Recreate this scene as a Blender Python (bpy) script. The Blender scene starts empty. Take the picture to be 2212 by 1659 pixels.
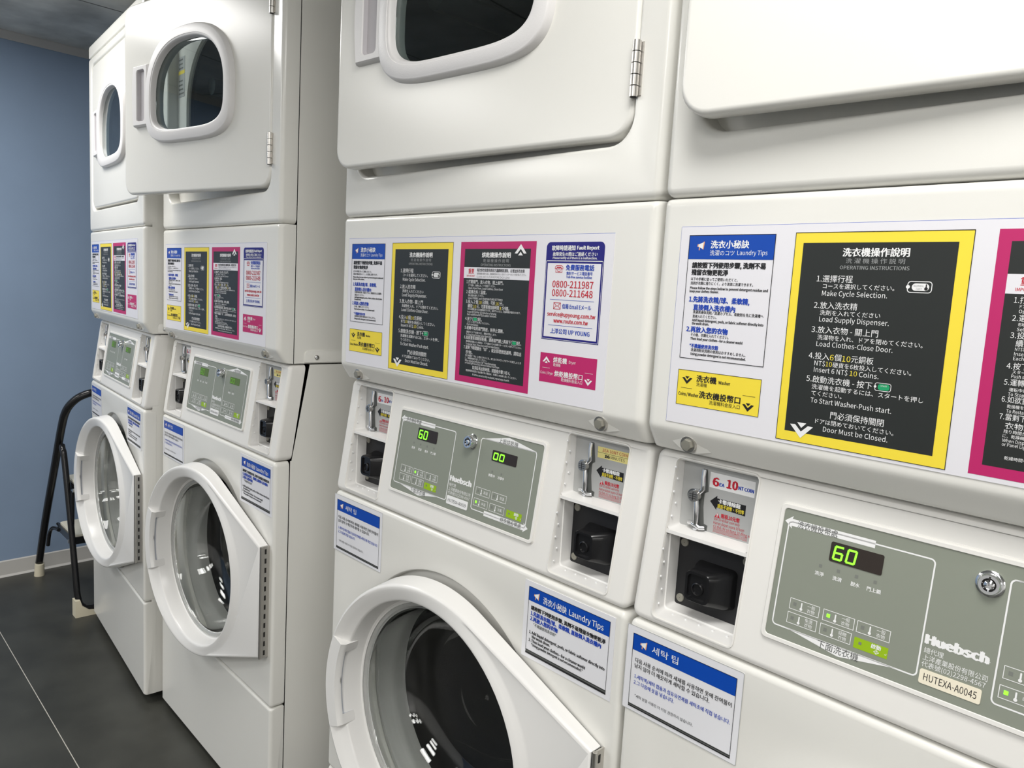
import bpy, bmesh, math, random
from math import sin, cos, pi, radians, sqrt
from mathutils import Vector, Matrix
from mathutils.geometry import tessellate_polygon

sc = bpy.context.scene
COL = sc.collection

# ---------------------------------------------------------------- camera, world, exposure
YAW, PITCH, ROLL = 0.79514, 0.12004, 0.05797
fwd = Vector((-sin(YAW) * cos(PITCH), cos(YAW) * cos(PITCH), -sin(PITCH)))
rgt = Vector((cos(YAW), sin(YAW), 0.0))
upv = rgt.cross(fwd)
r2 = rgt * cos(ROLL) + upv * sin(ROLL)
u2 = -rgt * sin(ROLL) + upv * cos(ROLL)
cam_d = bpy.data.cameras.new('camera')
cam_d.sensor_width = 36.0
cam_d.lens = 36.0 * 1619.2 / 2212.0
cam_d.clip_start = 0.02
cam = bpy.data.objects.new('camera', cam_d)
COL.objects.link(cam)
cam.matrix_world = Matrix(((r2.x, u2.x, -fwd.x, 0.51583), (r2.y, u2.y, -fwd.y, -0.73412),
                           (r2.z, u2.z, -fwd.z, 1.2417), (0, 0, 0, 1)))
sc.camera = cam

world = bpy.data.worlds.new('world')
sc.world = world
world.use_nodes = True
world.node_tree.nodes['Background'].inputs[0].default_value = (0.5, 0.52, 0.55, 1)
world.node_tree.nodes['Background'].inputs[1].default_value = 0.05
sc.view_settings.view_transform = 'Standard'
sc.view_settings.look = 'None'
sc.view_settings.gamma = 1.0
sc.view_settings.use_curve_mapping = False
sc.view_settings.exposure = 0.80

CEIL = 2.10
LIGHT_STRENGTH = 8.0
# recessed ceiling panels (x0, y0) of 0.605 m grid tiles; the rear rows are unseen, added as fill
LIGHT_TILES = [(-2.325, -0.85), (0.095, -0.85)] + [(x, y) for y in (-2.06, -3.27, -4.48) for x in (-2.325, 0.095, 2.515, 3.725)]
TILE = 0.605


# ---------------------------------------------------------------- materials
def mat(name, col, rough=0.5, metal=0.0, spec=0.5, emit=None, estr=0.0, trans=0.0, ior=1.45, noise=None, bump=None, coat=0.0):
    m = bpy.data.materials.new(name)
    m.use_nodes = True
    nt = m.node_tree
    b = nt.nodes['Principled BSDF']
    b.inputs['Base Color'].default_value = (*col, 1)
    b.inputs['Roughness'].default_value = rough
    b.inputs['Metallic'].default_value = metal
    b.inputs['Specular IOR Level'].default_value = spec
    b.inputs['Transmission Weight'].default_value = trans
    b.inputs['IOR'].default_value = ior
    b.inputs['Coat Weight'].default_value = coat
    if emit:
        b.inputs['Emission Color'].default_value = (*emit, 1)
        b.inputs['Emission Strength'].default_value = estr
    if noise:                                   # (scale, amount): mottled colour
        tc = nt.nodes.new('ShaderNodeTexCoord')
        nz = nt.nodes.new('ShaderNodeTexNoise')
        nz.inputs['Scale'].default_value = noise[0]
        nz.inputs['Detail'].default_value = 6
        mp = nt.nodes.new('ShaderNodeMapRange')
        mp.inputs[1].default_value = 0.3
        mp.inputs[2].default_value = 0.7
        mp.inputs[3].default_value = 1 - noise[1]
        mp.inputs[4].default_value = 1 + noise[1]
        mx = nt.nodes.new('ShaderNodeVectorMath')
        mx.operation = 'SCALE'
        mx.inputs[0].default_value = col
        nt.links.new(tc.outputs['Object'], nz.inputs['Vector'])
        nt.links.new(nz.outputs['Fac'], mp.inputs[0])
        nt.links.new(mp.outputs[0], mx.inputs['Scale'])
        nt.links.new(mx.outputs[0], b.inputs['Base Color'])
    if bump:                                    # (scale, distance)
        tc = nt.nodes.new('ShaderNodeTexCoord')
        nz = nt.nodes.new('ShaderNodeTexNoise')
        nz.inputs['Scale'].default_value = bump[0]
        nz.inputs['Detail'].default_value = 3
        bp = nt.nodes.new('ShaderNodeBump')
        bp.inputs['Distance'].default_value = bump[1]
        nt.links.new(tc.outputs['Object'], nz.inputs['Vector'])
        nt.links.new(nz.outputs['Fac'], bp.inputs['Height'])
        nt.links.new(bp.outputs['Normal'], b.inputs['Normal'])
    return m


def grid_lines(m, base, line, ox, oy, pitch, w):
    """mottled tile surface with thin joint lines, from world-aligned object coordinates"""
    nt = m.node_tree
    b = nt.nodes['Principled BSDF']
    tc = nt.nodes.new('ShaderNodeTexCoord')
    sp = nt.nodes.new('ShaderNodeSeparateXYZ')
    nt.links.new(tc.outputs['Object'], sp.inputs[0])

    def M(op, a, v=None):
        n = nt.nodes.new('ShaderNodeMath')
        n.operation = op
        nt.links.new(a, n.inputs[0])
        if v is not None:
            if isinstance(v, (int, float)):
                n.inputs[1].default_value = v
            else:
                nt.links.new(v, n.inputs[1])
        return n.outputs[0]
    res = []
    for k, o in ((0, ox), (1, oy)):
        a = M('SUBTRACT', sp.outputs[k], o - 100 * pitch)
        a = M('DIVIDE', a, pitch)
        a = M('FRACT', a)
        res.append(M('LESS_THAN', a, w / pitch))
    f = M('MAXIMUM', res[0], res[1])
    nz = nt.nodes.new('ShaderNodeTexNoise')
    nz.inputs['Scale'].default_value = 7
    nz.inputs['Detail'].default_value = 8
    nt.links.new(tc.outputs['Object'], nz.inputs['Vector'])
    rp = nt.nodes.new('ShaderNodeValToRGB')
    rp.color_ramp.elements[0].position = 0.3
    rp.color_ramp.elements[1].position = 0.72
    rp.color_ramp.elements[0].color = (*[c * 0.75 for c in base], 1)
    rp.color_ramp.elements[1].color = (*[c * 1.3 for c in base], 1)
    nt.links.new(nz.outputs['Fac'], rp.inputs[0])
    mx = nt.nodes.new('ShaderNodeMix')
    mx.data_type = 'RGBA'
    nt.links.new(f, mx.inputs[0])
    nt.links.new(rp.outputs[0], mx.inputs[6])
    mx.inputs[7].default_value = (*line, 1)
    nt.links.new(mx.outputs[2], b.inputs['Base Color'])


def srgb(r, g, b):
    f = lambda c: ((c / 255 + 0.055) / 1.055) ** 2.4 if c > 10 else c / 255 / 12.92
    return (f(r), f(g), f(b))


MT = {}
MT['enamel'] = mat('white_enamel', (0.81, 0.80, 0.755), 0.22, bump=(160, 0.00006))
MT['fascia'] = mat('white_plastic', (0.82, 0.805, 0.77), 0.34)
MT['doorplastic'] = mat('door_plastic', (0.83, 0.82, 0.80), 0.25)
MT['tray'] = mat('moulded_tray', (0.80, 0.79, 0.77), 0.35)
MT['frame'] = mat('window_frame_plastic', (0.80, 0.785, 0.78), 0.4, bump=(500, 0.0002))
MT['sheet'] = mat('sheet_paper', (0.80, 0.79, 0.83), 0.3)
MT['paper'] = mat('laminated_paper', (0.79, 0.79, 0.82), 0.25)
MT['black'] = mat('print_black', (0.012, 0.012, 0.014), 0.45)
MT['panelblack'] = mat('print_charcoal', (0.020, 0.023, 0.022), 0.38)
MT['yellow'] = mat('print_yellow', srgb(246, 222, 66), 0.4)
MT['magenta'] = mat('print_magenta', srgb(190, 36, 104), 0.4)
MT['blue'] = mat('print_blue', srgb(0, 70, 172), 0.4)
MT['bluetext'] = mat('print_blue_text', srgb(22, 66, 176), 0.5)
MT['navy'] = mat('print_navy', srgb(24, 18, 120), 0.4)
MT['red'] = mat('print_red', srgb(196, 34, 54), 0.5)
MT['white'] = mat('print_white', (0.86, 0.86, 0.86), 0.5)
MT['greytext'] = mat('print_grey', (0.32, 0.33, 0.33), 0.5)
MT['darkgrey'] = mat('print_dark_grey', (0.11, 0.115, 0.11), 0.5)
MT['ytext'] = mat('print_yellow_text', srgb(240, 220, 70), 0.5)
MT['cream'] = mat('cream_label', srgb(240, 232, 210), 0.45)
MT['ylabel'] = mat('yellow_label', srgb(240, 228, 150), 0.45)
MT['green'] = mat('print_green', srgb(28, 160, 104), 0.5)
MT['orange'] = mat('print_orange', srgb(232, 168, 120), 0.5)
MT['keypad'] = mat('keypad_grey', srgb(139, 144, 132), 0.33)
MT['lime'] = mat('lime_button', srgb(150, 186, 20), 0.4)
MT['lens'] = mat('display_lens', (0.030, 0.022, 0.018), 0.2)
MT['lensgreen'] = mat('display_lens_glow', (0.05, 0.08, 0.02), 0.3, emit=(0.18, 0.34, 0.02), estr=0.10)
MT['led'] = mat('led_green', (0.1, 0.6, 0.02), 0.4, emit=(0.16, 1.0, 0.02), estr=1.6)
MT['leddim'] = mat('led_green_dim', (0.1, 0.3, 0.02), 0.4, emit=(0.2, 0.5, 0.03), estr=0.14)
MT['ledoff'] = mat('led_off', (0.20, 0.21, 0.19), 0.4)
MT['chrome'] = mat('chrome', (0.75, 0.76, 0.78), 0.12, metal=1.0)
MT['steel'] = mat('brushed_steel', (0.62, 0.60, 0.57), 0.3, metal=1.0)
MT['slot'] = mat('dark_slot', (0.015, 0.013, 0.012), 0.6)
MT['plate'] = mat('coin_plate_grey', srgb(176, 177, 176), 0.4)
MT['coinblack'] = mat('coin_box_black', (0.010, 0.010, 0.011), 0.22)
MT['platedark'] = mat('coin_box_plate', (0.016, 0.016, 0.018), 0.45)
MT['screwgrey'] = mat('screw_grey', srgb(150, 148, 138), 0.4, metal=0.3)
MT['rubber'] = mat('gasket_rubber', (0.50, 0.50, 0.48), 0.45)
MT['drum'] = mat('drum_steel', (0.12, 0.12, 0.12), 0.25, metal=0.9)
MT['dryerdrum'] = mat('dryer_drum', (0.035, 0.055, 0.06), 0.4, metal=0.2)
MT['glass'] = mat('porthole_glass', (0.93, 0.95, 0.94), 0.0, trans=1.0, ior=1.5)
MT['dglass'] = mat('dryer_glass', (0.62, 0.70, 0.70), 0.0, trans=1.0, ior=1.5)
MT['handleplate'] = mat('handle_insert', srgb(196, 200, 208), 0.4)
MT['pocket'] = mat('handle_pocket', (0.52, 0.50, 0.52), 0.45)
MT['tube'] = mat('black_tube', (0.012, 0.012, 0.013), 0.18)
MT['tread'] = mat('step_tread', srgb(226, 222, 205), 0.5)
MT['footpad'] = mat('ladder_foot', srgb(222, 214, 190), 0.5)
MT['wallblue'] = mat('wall_blue_paint', srgb(138, 158, 184), 0.75, noise=(3.0, 0.05))
MT['wallpale'] = mat('wall_pale_paint', (0.80, 0.79, 0.77), 0.8)
MT['base'] = mat('baseboard_vinyl', srgb(196, 194, 190), 0.5)
MT['floor'] = mat('floor_tile', srgb(66, 66, 62), 0.42)
grid_lines(MT['floor'], srgb(60, 60, 55), srgb(190, 186, 176), -3.05, -0.2485, 1.9, 0.0022)
MT['ceil'] = mat('ceiling_tile', (0.62, 0.62, 0.60), 0.8)
grid_lines(MT['ceil'], (0.60, 0.60, 0.57), (0.16, 0.155, 0.14), -2.329, -0.254, TILE, 0.008)
MT['trim'] = mat('ceiling_trim', (0.5, 0.5, 0.5), 0.7)
MT['lamp'] = mat('lamp_diffuser', (0.9, 0.9, 0.9), 0.5, emit=(1.0, 0.985, 0.955), estr=LIGHT_STRENGTH)
MT['lampframe'] = mat('lamp_frame', (0.8, 0.8, 0.8), 0.4)
MT['tape'] = mat('tape_residue', srgb(186, 182, 172), 0.8)
MT['stain'] = mat('rust_specks', srgb(120, 88, 66), 0.8)
MT['stickerold'] = mat('worn_sticker', srgb(226, 214, 168), 0.6, noise=(120, 0.3))


# ---------------------------------------------------------------- mesh builder
class MB:
    def __init__(s):
        s.v, s.f, s.m, s.keys = [], [], [], []

    def k(s, key):
        if key not in s.keys:
            s.keys.append(key)
        return s.keys.index(key)

    def add(s, vs, fs, key):
        o = len(s.v)
        s.v += [tuple(p) for p in vs]
        i = s.k(key)
        for f in fs:
            s.f.append(tuple(o + a for a in f))
            s.m.append(i)

    def loft(s, loops, key, closed=True):
        n = len(loops[0])
        vs = [p for l in loops for p in l]
        fs = []
        for j in range(len(loops) - 1):
            for i in range(n if closed else n - 1):
                a, b = j * n + i, j * n + (i + 1) % n
                fs.append((a, b, b + n, a + n))
        s.add(vs, fs, key)

    def fill(s, loops, key):
        loops = [[Vector(p) for p in l] for l in loops]
        s.add([p for l in loops for p in l], tessellate_polygon(loops), key)

    def box(s, x0, x1, y0, y1, z0, z1, key):
        vs = [(x, y, z) for x in (x0, x1) for y in (y0, y1) for z in (z0, z1)]
        s.add(vs, [(0, 1, 3, 2), (4, 6, 7, 5), (0, 4, 5, 1), (2, 3, 7, 6), (0, 2, 6, 4), (1, 5, 7, 3)], key)

    def rect(s, x0, x1, z0, z1, y, key):
        s.add([(x0, y, z0), (x1, y, z0), (x1, y, z1), (x0, y, z1)], [(0, 1, 2, 3)], key)

    def poly(s, pts, y, key):
        s.fill([[(x, y, z) for x, z in pts]], key)

    def outline(s, pts, w, y, key):
        """closed line of width w through the (x,z) points"""
        n = len(pts)
        inner, outer = [], []
        for i in range(n):
            p, a, b = Vector(pts[i]), Vector(pts[i - 1]), Vector(pts[(i + 1) % n])
            d1, d2 = (p - a).normalized(), (b - p).normalized()
            nrm = Vector((-(d1 + d2).y, (d1 + d2).x))
            nrm = nrm.normalized() if nrm.length > 1e-9 else Vector((-d1.y, d1.x))
            kf = 1 / max(0.5, nrm.dot(Vector((-d1.y, d1.x))))
            inner.append((p.x + nrm.x * w / 2 * kf, y, p.y + nrm.y * w / 2 * kf))
            outer.append((p.x - nrm.x * w / 2 * kf, y, p.y - nrm.y * w / 2 * kf))
        s.loft([inner, outer], key)

    def cyl(s, p0, p1, r, key, n=20, r1=None, caps=True):
        p0, p1 = Vector(p0), Vector(p1)
        d = (p1 - p0).normalized()
        a = d.orthogonal().normalized()
        b = d.cross(a)
        r1 = r if r1 is None else r1
        L = [[p + a * rr * cos(2 * pi * i / n) + b * rr * sin(2 * pi * i / n) for i in range(n)] for p, rr in ((p0, r), (p1, r1))]
        s.loft(L, key)
        if caps:
            o = len(s.v) - 2 * n
            ki = s.k(key)
            s.f += [tuple(range(o, o + n))[::-1], tuple(range(o + n, o + 2 * n))]
            s.m += [ki, ki]

    def lathe(s, prof, cx, cz, key, n=72, a0=0.0, a1=2 * pi):
        """prof: (R, y) revolved about the y axis through (cx, cz)"""
        full = abs(a1 - a0 - 2 * pi) < 1e-6
        m = n if full else n + 1
        L = [[(cx + R * cos(a0 + (a1 - a0) * i / n), y, cz + R * sin(a0 + (a1 - a0) * i / n)) for i in range(m)] for R, y in prof]
        s.loft(L, key, full)

    def tube(s, pts, r, key, n=12, caps=True):
        pts = [Vector(p) for p in pts]
        loops = []
        t0 = (pts[1] - pts[0]).normalized()
        a = t0.orthogonal().normalized()
        for i, p in enumerate(pts):
            t = (pts[min(i + 1, len(pts) - 1)] - pts[max(i - 1, 0)]).normalized()
            a = (a - t * a.dot(t)).normalized()
            b = t.cross(a)
            loops.append([p + a * r * cos(2 * pi * j / n) + b * r * sin(2 * pi * j / n) for j in range(n)])
        s.loft(loops, key)
        if caps:
            o = len(s.v) - n * len(pts)
            ki = s.k(key)
            s.f += [tuple(range(o, o + n))[::-1], tuple(range(len(s.v) - n, len(s.v)))]
            s.m += [ki, ki]

    def shear(s, S, z0):
        s.v = [(x, y + (z - z0) * S, z) for x, y, z in s.v]
        return s

    def shift(s, dx, dy, dz):
        s.v = [(x + dx, y + dy, z + dz) for x, y, z in s.v]
        return s

    def mesh(s, name, ang=38, weld=True):
        me = bpy.data.meshes.new(name)
        bm = bmesh.new()
        vs = [bm.verts.new(p) for p in s.v]
        for f, mi in zip(s.f, s.m):
            try:
                fc = bm.faces.new([vs[i] for i in f])
                fc.material_index = mi
            except ValueError:
                pass
        if weld:
            bmesh.ops.remove_doubles(bm, verts=bm.verts, dist=1e-5)
            bmesh.ops.recalc_face_normals(bm, faces=bm.faces)
        for fc in bm.faces:
            fc.smooth = ang > 0
        bm.to_mesh(me)
        bm.free()
        for key in s.keys:
            me.materials.append(MT[key])
        if ang > 0:
            me.set_sharp_from_angle(angle=radians(ang))
        return me


def link(name, me, parent=None, loc=(0, 0, 0), rz=0.0):
    o = bpy.data.objects.new(name, me)
    COL.objects.link(o)
    o.location = loc
    o.rotation_euler = (0, 0, rz)
    if parent is not None:
        o.parent = parent
    return o


def thing(name, label, cat, loc=(0, 0, 0), rz=0.0, group=None, me=None):
    o = link(name, me, None, loc, rz)
    o['label'] = label
    o['category'] = cat
    if group:
        o['group'] = group
    return o


def structure(name, mb, ang=0):
    o = link(name, mb.mesh(name, ang))
    o['kind'] = 'structure'
    return o


def rrect(x0, x1, z0, z1, r, n=6):
    r = max(r, 1e-5)
    out = []
    for cx, cz, a in ((x1 - r, z1 - r, 0), (x0 + r, z1 - r, pi / 2), (x0 + r, z0 + r, pi), (x1 - r, z0 + r, 1.5 * pi)):
        for i in range(n + 1):
            t = a + pi / 2 * i / n
            out.append((cx + r * cos(t), cz + r * sin(t)))
    return out


def at(pts, y):
    return [(x, y, z) for x, z in pts]


def pillow(mb, x0, x1, z0, z1, yf, yb, rc, re, key, holes=(), n=6, back=False):
    """panel with rounded outer edges; holes are (x,z) loops cut from its flat front"""
    L = [at(rrect(x0, x1, z0, z1, rc, n), yb), at(rrect(x0, x1, z0, z1, rc, n), yf + re)]
    for k in range(1, 5):
        a = pi / 2 * k / 4
        i = re * (1 - cos(a))
        L.append(at(rrect(x0 + i, x1 - i, z0 + i, z1 - i, rc - i, n), yf + re * (1 - sin(a))))
    i = re + 0.0008
    lp = rrect(x0 + i, x1 - i, z0 + i, z1 - i, max(rc - i, 0.0006), n)
    L.append(at(lp, yf))
    mb.loft(L, key)
    mb.fill([at(lp, yf)] + [at(h, yf) for h in holes], key)
    if back:
        mb.fill([L[0]], key)


def xsweep(mb, prof, x0, x1, yb, re, key):
    """(y,z) profile from back-top over the front to back-bottom, swept along x with rounded vertical edges"""
    zc = sum(p[1] for p in prof) / len(prof)
    zmin, zmax = min(p[1] for p in prof), max(p[1] for p in prof)
    h = (zmax - zmin) / 2

    def st(x, d):
        out = []
        for y, z in prof:
            out.append((x, min(yb, y + d), z))
        return out
    A = [(0.0, re)] + [(re * (1 - cos(pi / 2 * k / 5)), re * (1 - sin(pi / 2 * k / 5))) for k in range(1, 6)] + [(re + 0.001, 0.0)]
    L = [st(x0 + i, d) for i, d in A] + [st(x1 - i, d) for i, d in reversed(A)]
    mb.loft(L, key, closed=False)
    mb.fill([L[0]], key)
    mb.fill([L[-1]], key)


# ---------------------------------------------------------------- lettering
_glyph = {}
try:                                            # lettering face shipped with Blender itself; falls back to the default one
    import os
    FONT = bpy.data.fonts.load(os.path.join(bpy.utils.system_resource('DATAFILES'), 'fonts', 'Noto Sans CJK Regular.woff2'))
except Exception:
    FONT = None


def _text(s):
    if s in _glyph:
        return _glyph[s]
    c = bpy.data.curves.new('lettering', 'FONT')
    c.body = s
    c.size = 1.0
    c.resolution_u = 2
    if FONT:
        c.font = FONT
    o = bpy.data.objects.new('lettering', c)
    COL.objects.link(o)
    dg = bpy.context.evaluated_depsgraph_get()
    me = bpy.data.meshes.new_from_object(o.evaluated_get(dg))
    vs = [(v.co.x, v.co.y) for v in me.vertices]
    fs = [tuple(p.vertices) for p in me.polygons]
    bpy.data.objects.remove(o)
    bpy.data.curves.remove(c)
    bpy.data.meshes.remove(me)
    _glyph[s] = (vs, fs)
    return _glyph[s]


def _extent(ch):
    ys = [v[1] for v in _text(ch)[0]]
    return min(ys), max(ys)


def text(mb, s, x0, z, x1, h, y, key, bold=0.0, cut=None):
    """lettering s from x0 to x1 (None: natural width), bottom at z, height h (all metres)"""
    vs, fs = _text(s)
    if not vs:
        return
    cjk = any(ord(ch) > 0x2E80 for ch in s)
    lo, hi = _extent('國' if cjk else 'H')
    sy = h / (hi - lo)
    mnx, mxx = min(v[0] for v in vs), max(v[0] for v in vs)
    sx = (x1 - x0) / (mxx - mnx) if x1 is not None else sy
    if cut is not None:
        fs = [f for f in fs if max(x0 + (vs[i][0] - mnx) * sx for i in f) <= cut]
    if bold:                                    # heavier strokes: the glyphs overprinted with tiny offsets
        offs = [(-bold, 0, 0), (bold, 0, 1e-5), (0, -bold * 0.45, 2e-5), (0, bold * 0.45, 3e-5)]
        if bold > 0.03:
            offs += [(-bold / 2, 0, 4e-5), (bold / 2, 0, 5e-5), (0, 0, 6e-5)]
    else:
        offs = [(0, 0, 0)]
    for ox, oz, oy in offs:
        mb.add([(x0 + (v[0] + ox - mnx) * sx, y - oy, z + (v[1] + oz - lo) * sy) for v in vs], fs, key)


def chevron(mb, cx, ztop, w, key, y, up=False):
    """arrow mark: a small triangle nested in a broad arrow head"""
    s = -1 if up else 1
    q = lambda pts: [(cx + a * w, ztop - s * b * w) for a, b in pts]
    mb.poly(q([(-0.5, 0.12), (-0.28, 0.10), (0, 0.38), (0.28, 0.10), (0.5, 0.12), (0, 0.66)]), y, key)
    mb.poly(q([(-0.20, 0.0), (0.20, 0.0), (0, 0.22)]), y, key)


def megaphone(mb, cx, cz, s, y):
    q = lambda pts: [(cx + a * s, cz + b * s) for a, b in pts]
    mb.poly(q([(-0.35, -0.12), (0.30, -0.42), (0.42, 0.40), (-0.30, 0.12)]), y, 'white')
    mb.poly(q([(0.26, -0.46), (0.38, -0.46), (0.50, 0.42), (0.36, 0.46)]), y - 0.00008, 'orange')
    mb.poly(q([(-0.46, -0.14), (-0.34, -0.14), (-0.30, 0.14), (-0.42, 0.14)]), y - 0.00008, 'orange')
    mb.poly(q([(-0.24, -0.55), (-0.12, -0.55), (-0.08, -0.22), (-0.22, -0.18)]), y, 'orange')


# ---------------------------------------------------------------- room
def wx(y):                                     # x of the blue wall at depth y
    return -2.9306 - 0.040 * (y + 0.15)


YB, YF, XR = 0.78, -5.3, 4.7
mb = MB(); mb.add([(wx(YB) - 0.2, YB + 0.2, 0), (XR + 0.2, YB + 0.2, 0), (XR + 0.2, YF - 0.2, 0), (wx(YF) - 0.2, YF - 0.2, 0)], [(0, 1, 2, 3)], 'floor')
structure('floor', mb)
mb = MB(); mb.add([(wx(YB) - 0.2, YB + 0.2, CEIL), (XR + 0.2, YB + 0.2, CEIL), (XR + 0.2, YF - 0.2, CEIL), (wx(YF) - 0.2, YF - 0.2, CEIL)], [(3, 2, 1, 0)], 'ceil')
structure('ceiling', mb)
mb = MB(); mb.add([(wx(YB), YB, 0), (wx(YF), YF, 0), (wx(YF), YF, CEIL), (wx(YB), YB, CEIL)], [(0, 1, 2, 3)], 'wallblue')
structure('wall_left', mb)
mb = MB(); mb.add([(wx(YB), YB, 0), (XR, YB, 0), (XR, YB, CEIL), (wx(YB), YB, CEIL)], [(0, 1, 2, 3)], 'wallpale')
structure('wall_back', mb)
mb = MB(); mb.add([(wx(YF), YF, 0), (XR, YF, 0), (XR, YF, CEIL), (wx(YF), YF, CEIL)], [(0, 1, 2, 3)], 'wallpale')
structure('wall_front', mb)
mb = MB(); mb.add([(XR, YB, 0), (XR, YF, 0), (XR, YF, CEIL), (XR, YB, CEIL)], [(0, 1, 2, 3)], 'wallpale')
structure('wall_right', mb)
mb = MB()
P = [(0.0, 0.0), (0.012, 0.0), (0.006, 0.008), (0.004, 0.062), (0.0, 0.066)]
mb.loft([[(wx(y) + a, y, b) for a, b in P] for y in (YB, YF)], 'base')
structure('baseboard_left', mb)
mb = MB()
P = [(0.0, CEIL), (0.022, CEIL), (0.022, CEIL - 0.004), (0.003, CEIL - 0.028), (0.0, CEIL - 0.028)]
mb.loft([[(wx(y) + a, y, b) for a, b in P] for y in (YB, YF)], 'trim')
structure('trim_1', mb)

for i, (lx, ly) in enumerate(LIGHT_TILES):
    lab = ['square flush ceiling light panel above the two farthest machines',
           'square flush ceiling light panel above the nearest machine',
           'unseen square light panel, added as fill over the aisle behind the viewer'][min(i, 2)]
    t = thing('ceiling_light', lab, 'light', (lx + TILE / 2, ly + TILE / 2, CEIL - 0.006), 0, 'ceiling light panels by the machines' if i < 2 else 'added fill light panels behind the viewer')
    h = TILE / 2
    m = MB()
    m.loft([[(x * a, y * a, z) for x, y in ((-h, -h), (h, -h), (h, h), (-h, h))] for a, z in ((1, 0.006), (1, 0.0), (0.94, 0.0), (0.94, 0.004))], 'lampframe')
    link('frame', m.mesh('lamp_frame', 0), t)
    m = MB(); m.add([(-h * .94, -h * .94, 0.002), (h * .94, -h * .94, 0.002), (h * .94, h * .94, 0.002), (-h * .94, h * .94, 0.002)], [(3, 2, 1, 0)], 'lamp')
    link('diffuser', m.mesh('lamp_diffuser', 0, weld=False), t)

# ---------------------------------------------------------------- machine dimensions (local: x right, y back, z up)
W = 0.683
Z1, ZF, ZG, ZW, ZK, ZB = 1.3588, 1.0964, 1.0690, 0.8580, 0.2996, 0.020
ZTOP, ZSEAM = 1.957, 1.9165
DEPTH = 0.62
S = 0.1456                                     # slant of the control fascia
PX, PZ = 0.665, 0.545                          # porthole hinge axis, centre height
PC = 0.334                                     # hinge axis to porthole centre
PLACE = {1: (0.0, -0.0025, 0.00086, 0.0003), 2: (-0.69081, 0.0, 0.0, 0.0),
         3: (-1.62265, 0.01203, -0.01155, -0.002), 4: (-2.3299, 0.02415, -0.07583, 0.0058)}
CACHE = {}


def cached(name, fn):
    if name not in CACHE:
        CACHE[name] = fn()
    return CACHE[name]


# ---------------------------------------------------------------- dryer parts
def sup(cx, cz, a, bu, bl, nu=2.35, nl=4.2, d=0.0, n=80):
    out = []
    for i in range(n):
        t = 2 * pi * i / n
        c, s_ = cos(t), sin(t)
        up = s_ >= 0
        e = nu if up else nl
        b = (bu if up else bl) - d
        A = a - d
        out.append((cx + A * math.copysign(abs(c) ** (2 / e), c), cz + b * math.copysign(abs(s_) ** (2 / e), s_)))
    return out


def dryer_cabinet():
    m = MB()
    prof = [(0.0382, ZSEAM), (DEPTH, ZSEAM), (DEPTH, ZG), (0.0382, ZG)]
    m.loft([[(x, y, z) for y, z in prof] for x in (0.0008, W - 0.0008)], 'enamel', closed=False)
    m.fill([[(0.0008, y, z) for y, z in prof]], 'enamel')
    m.fill([[(W - 0.0008, y, z) for y, z in prof]], 'enamel')
    return m.mesh('dryer_cabinet')


def edge_profile(z0, z1, yf, yb, rt, rb):
    P = [(yb, z1)]
    for k in range(6):
        a = pi / 2 * k / 5
        P.append((yf + rt * (1 - sin(a)), z1 - rt * (1 - cos(a))))
    P.append((yf, z1 - rt - 0.001))
    P.append((yf, z0 + rb + 0.001))
    for k in range(6):
        a = pi / 2 * (1 - k / 5)
        P.append((yf + rb * (1 - sin(a)), z0 + rb * (1 - cos(a))))
    P.append((yb, z0))
    return P


def dryer_top():
    m = MB()
    xsweep(m, edge_profile(ZSEAM + 0.0012, ZTOP, 0.0, DEPTH, 0.010, 0.004), 0, W, DEPTH, 0.010, 'enamel')
    return m.mesh('dryer_top')


RX0, RX1, RZ0, RZ1 = 0.034, 0.6415, 1.4212, 1.8950
DRUMC = (0.335, 1.655, 0.235, 0.185, 0.165)


def dryer_front():
    m = MB()
    h = rrect(RX0, RX1, RZ0, RZ1, 0.040, 8)
    pillow(m, 0, W, Z1 + 0.0012, ZSEAM, 0.0, 0.036, 0.012, 0.009, 'enamel', [h])
    L = [at(h, 0.0)]
    for k in range(1, 5):
        a = pi / 2 * k / 4
        i = 0.006 * sin(a)
        L.append(at(rrect(RX0 + i, RX1 - i, RZ0 + i, RZ1 - i, 0.040 - i, 8), 0.006 * (1 - cos(a))))
    i = 0.0075
    L.append(at(rrect(RX0 + i, RX1 - i, RZ0 + i, RZ1 - i, 0.040 - i, 8), 0.027))
    m.loft(L, 'enamel')
    o = sup(*DRUMC)
    m.fill([L[-1], at(o, 0.027)], 'enamel')
    m.loft([at(o, 0.027), at(sup(*DRUMC, d=0.004), 0.032), at(sup(*DRUMC, d=0.004), 0.036)], 'enamel')
    return m.mesh('dryer_front')


def dryer_drum():
    m = MB()
    L = [at(sup(*DRUMC, d=0.003), 0.0365), at(sup(*DRUMC, d=-0.04), 0.06), at(sup(*DRUMC, d=-0.04), 0.50)]
    m.loft(L, 'dryerdrum')
    m.fill([L[-1]], 'dryerdrum')
    for a in (0.6, 2.7, 4.8):
        c, s_ = cos(a), sin(a)
        px, pz = 0.335 + 0.20 * c, 1.655 + 0.16 * s_
        m.cyl((px, 0.07, pz), (px, 0.48, pz), 0.022, 'dryerdrum', 10)
    return m.mesh('dryer_drum')


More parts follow.
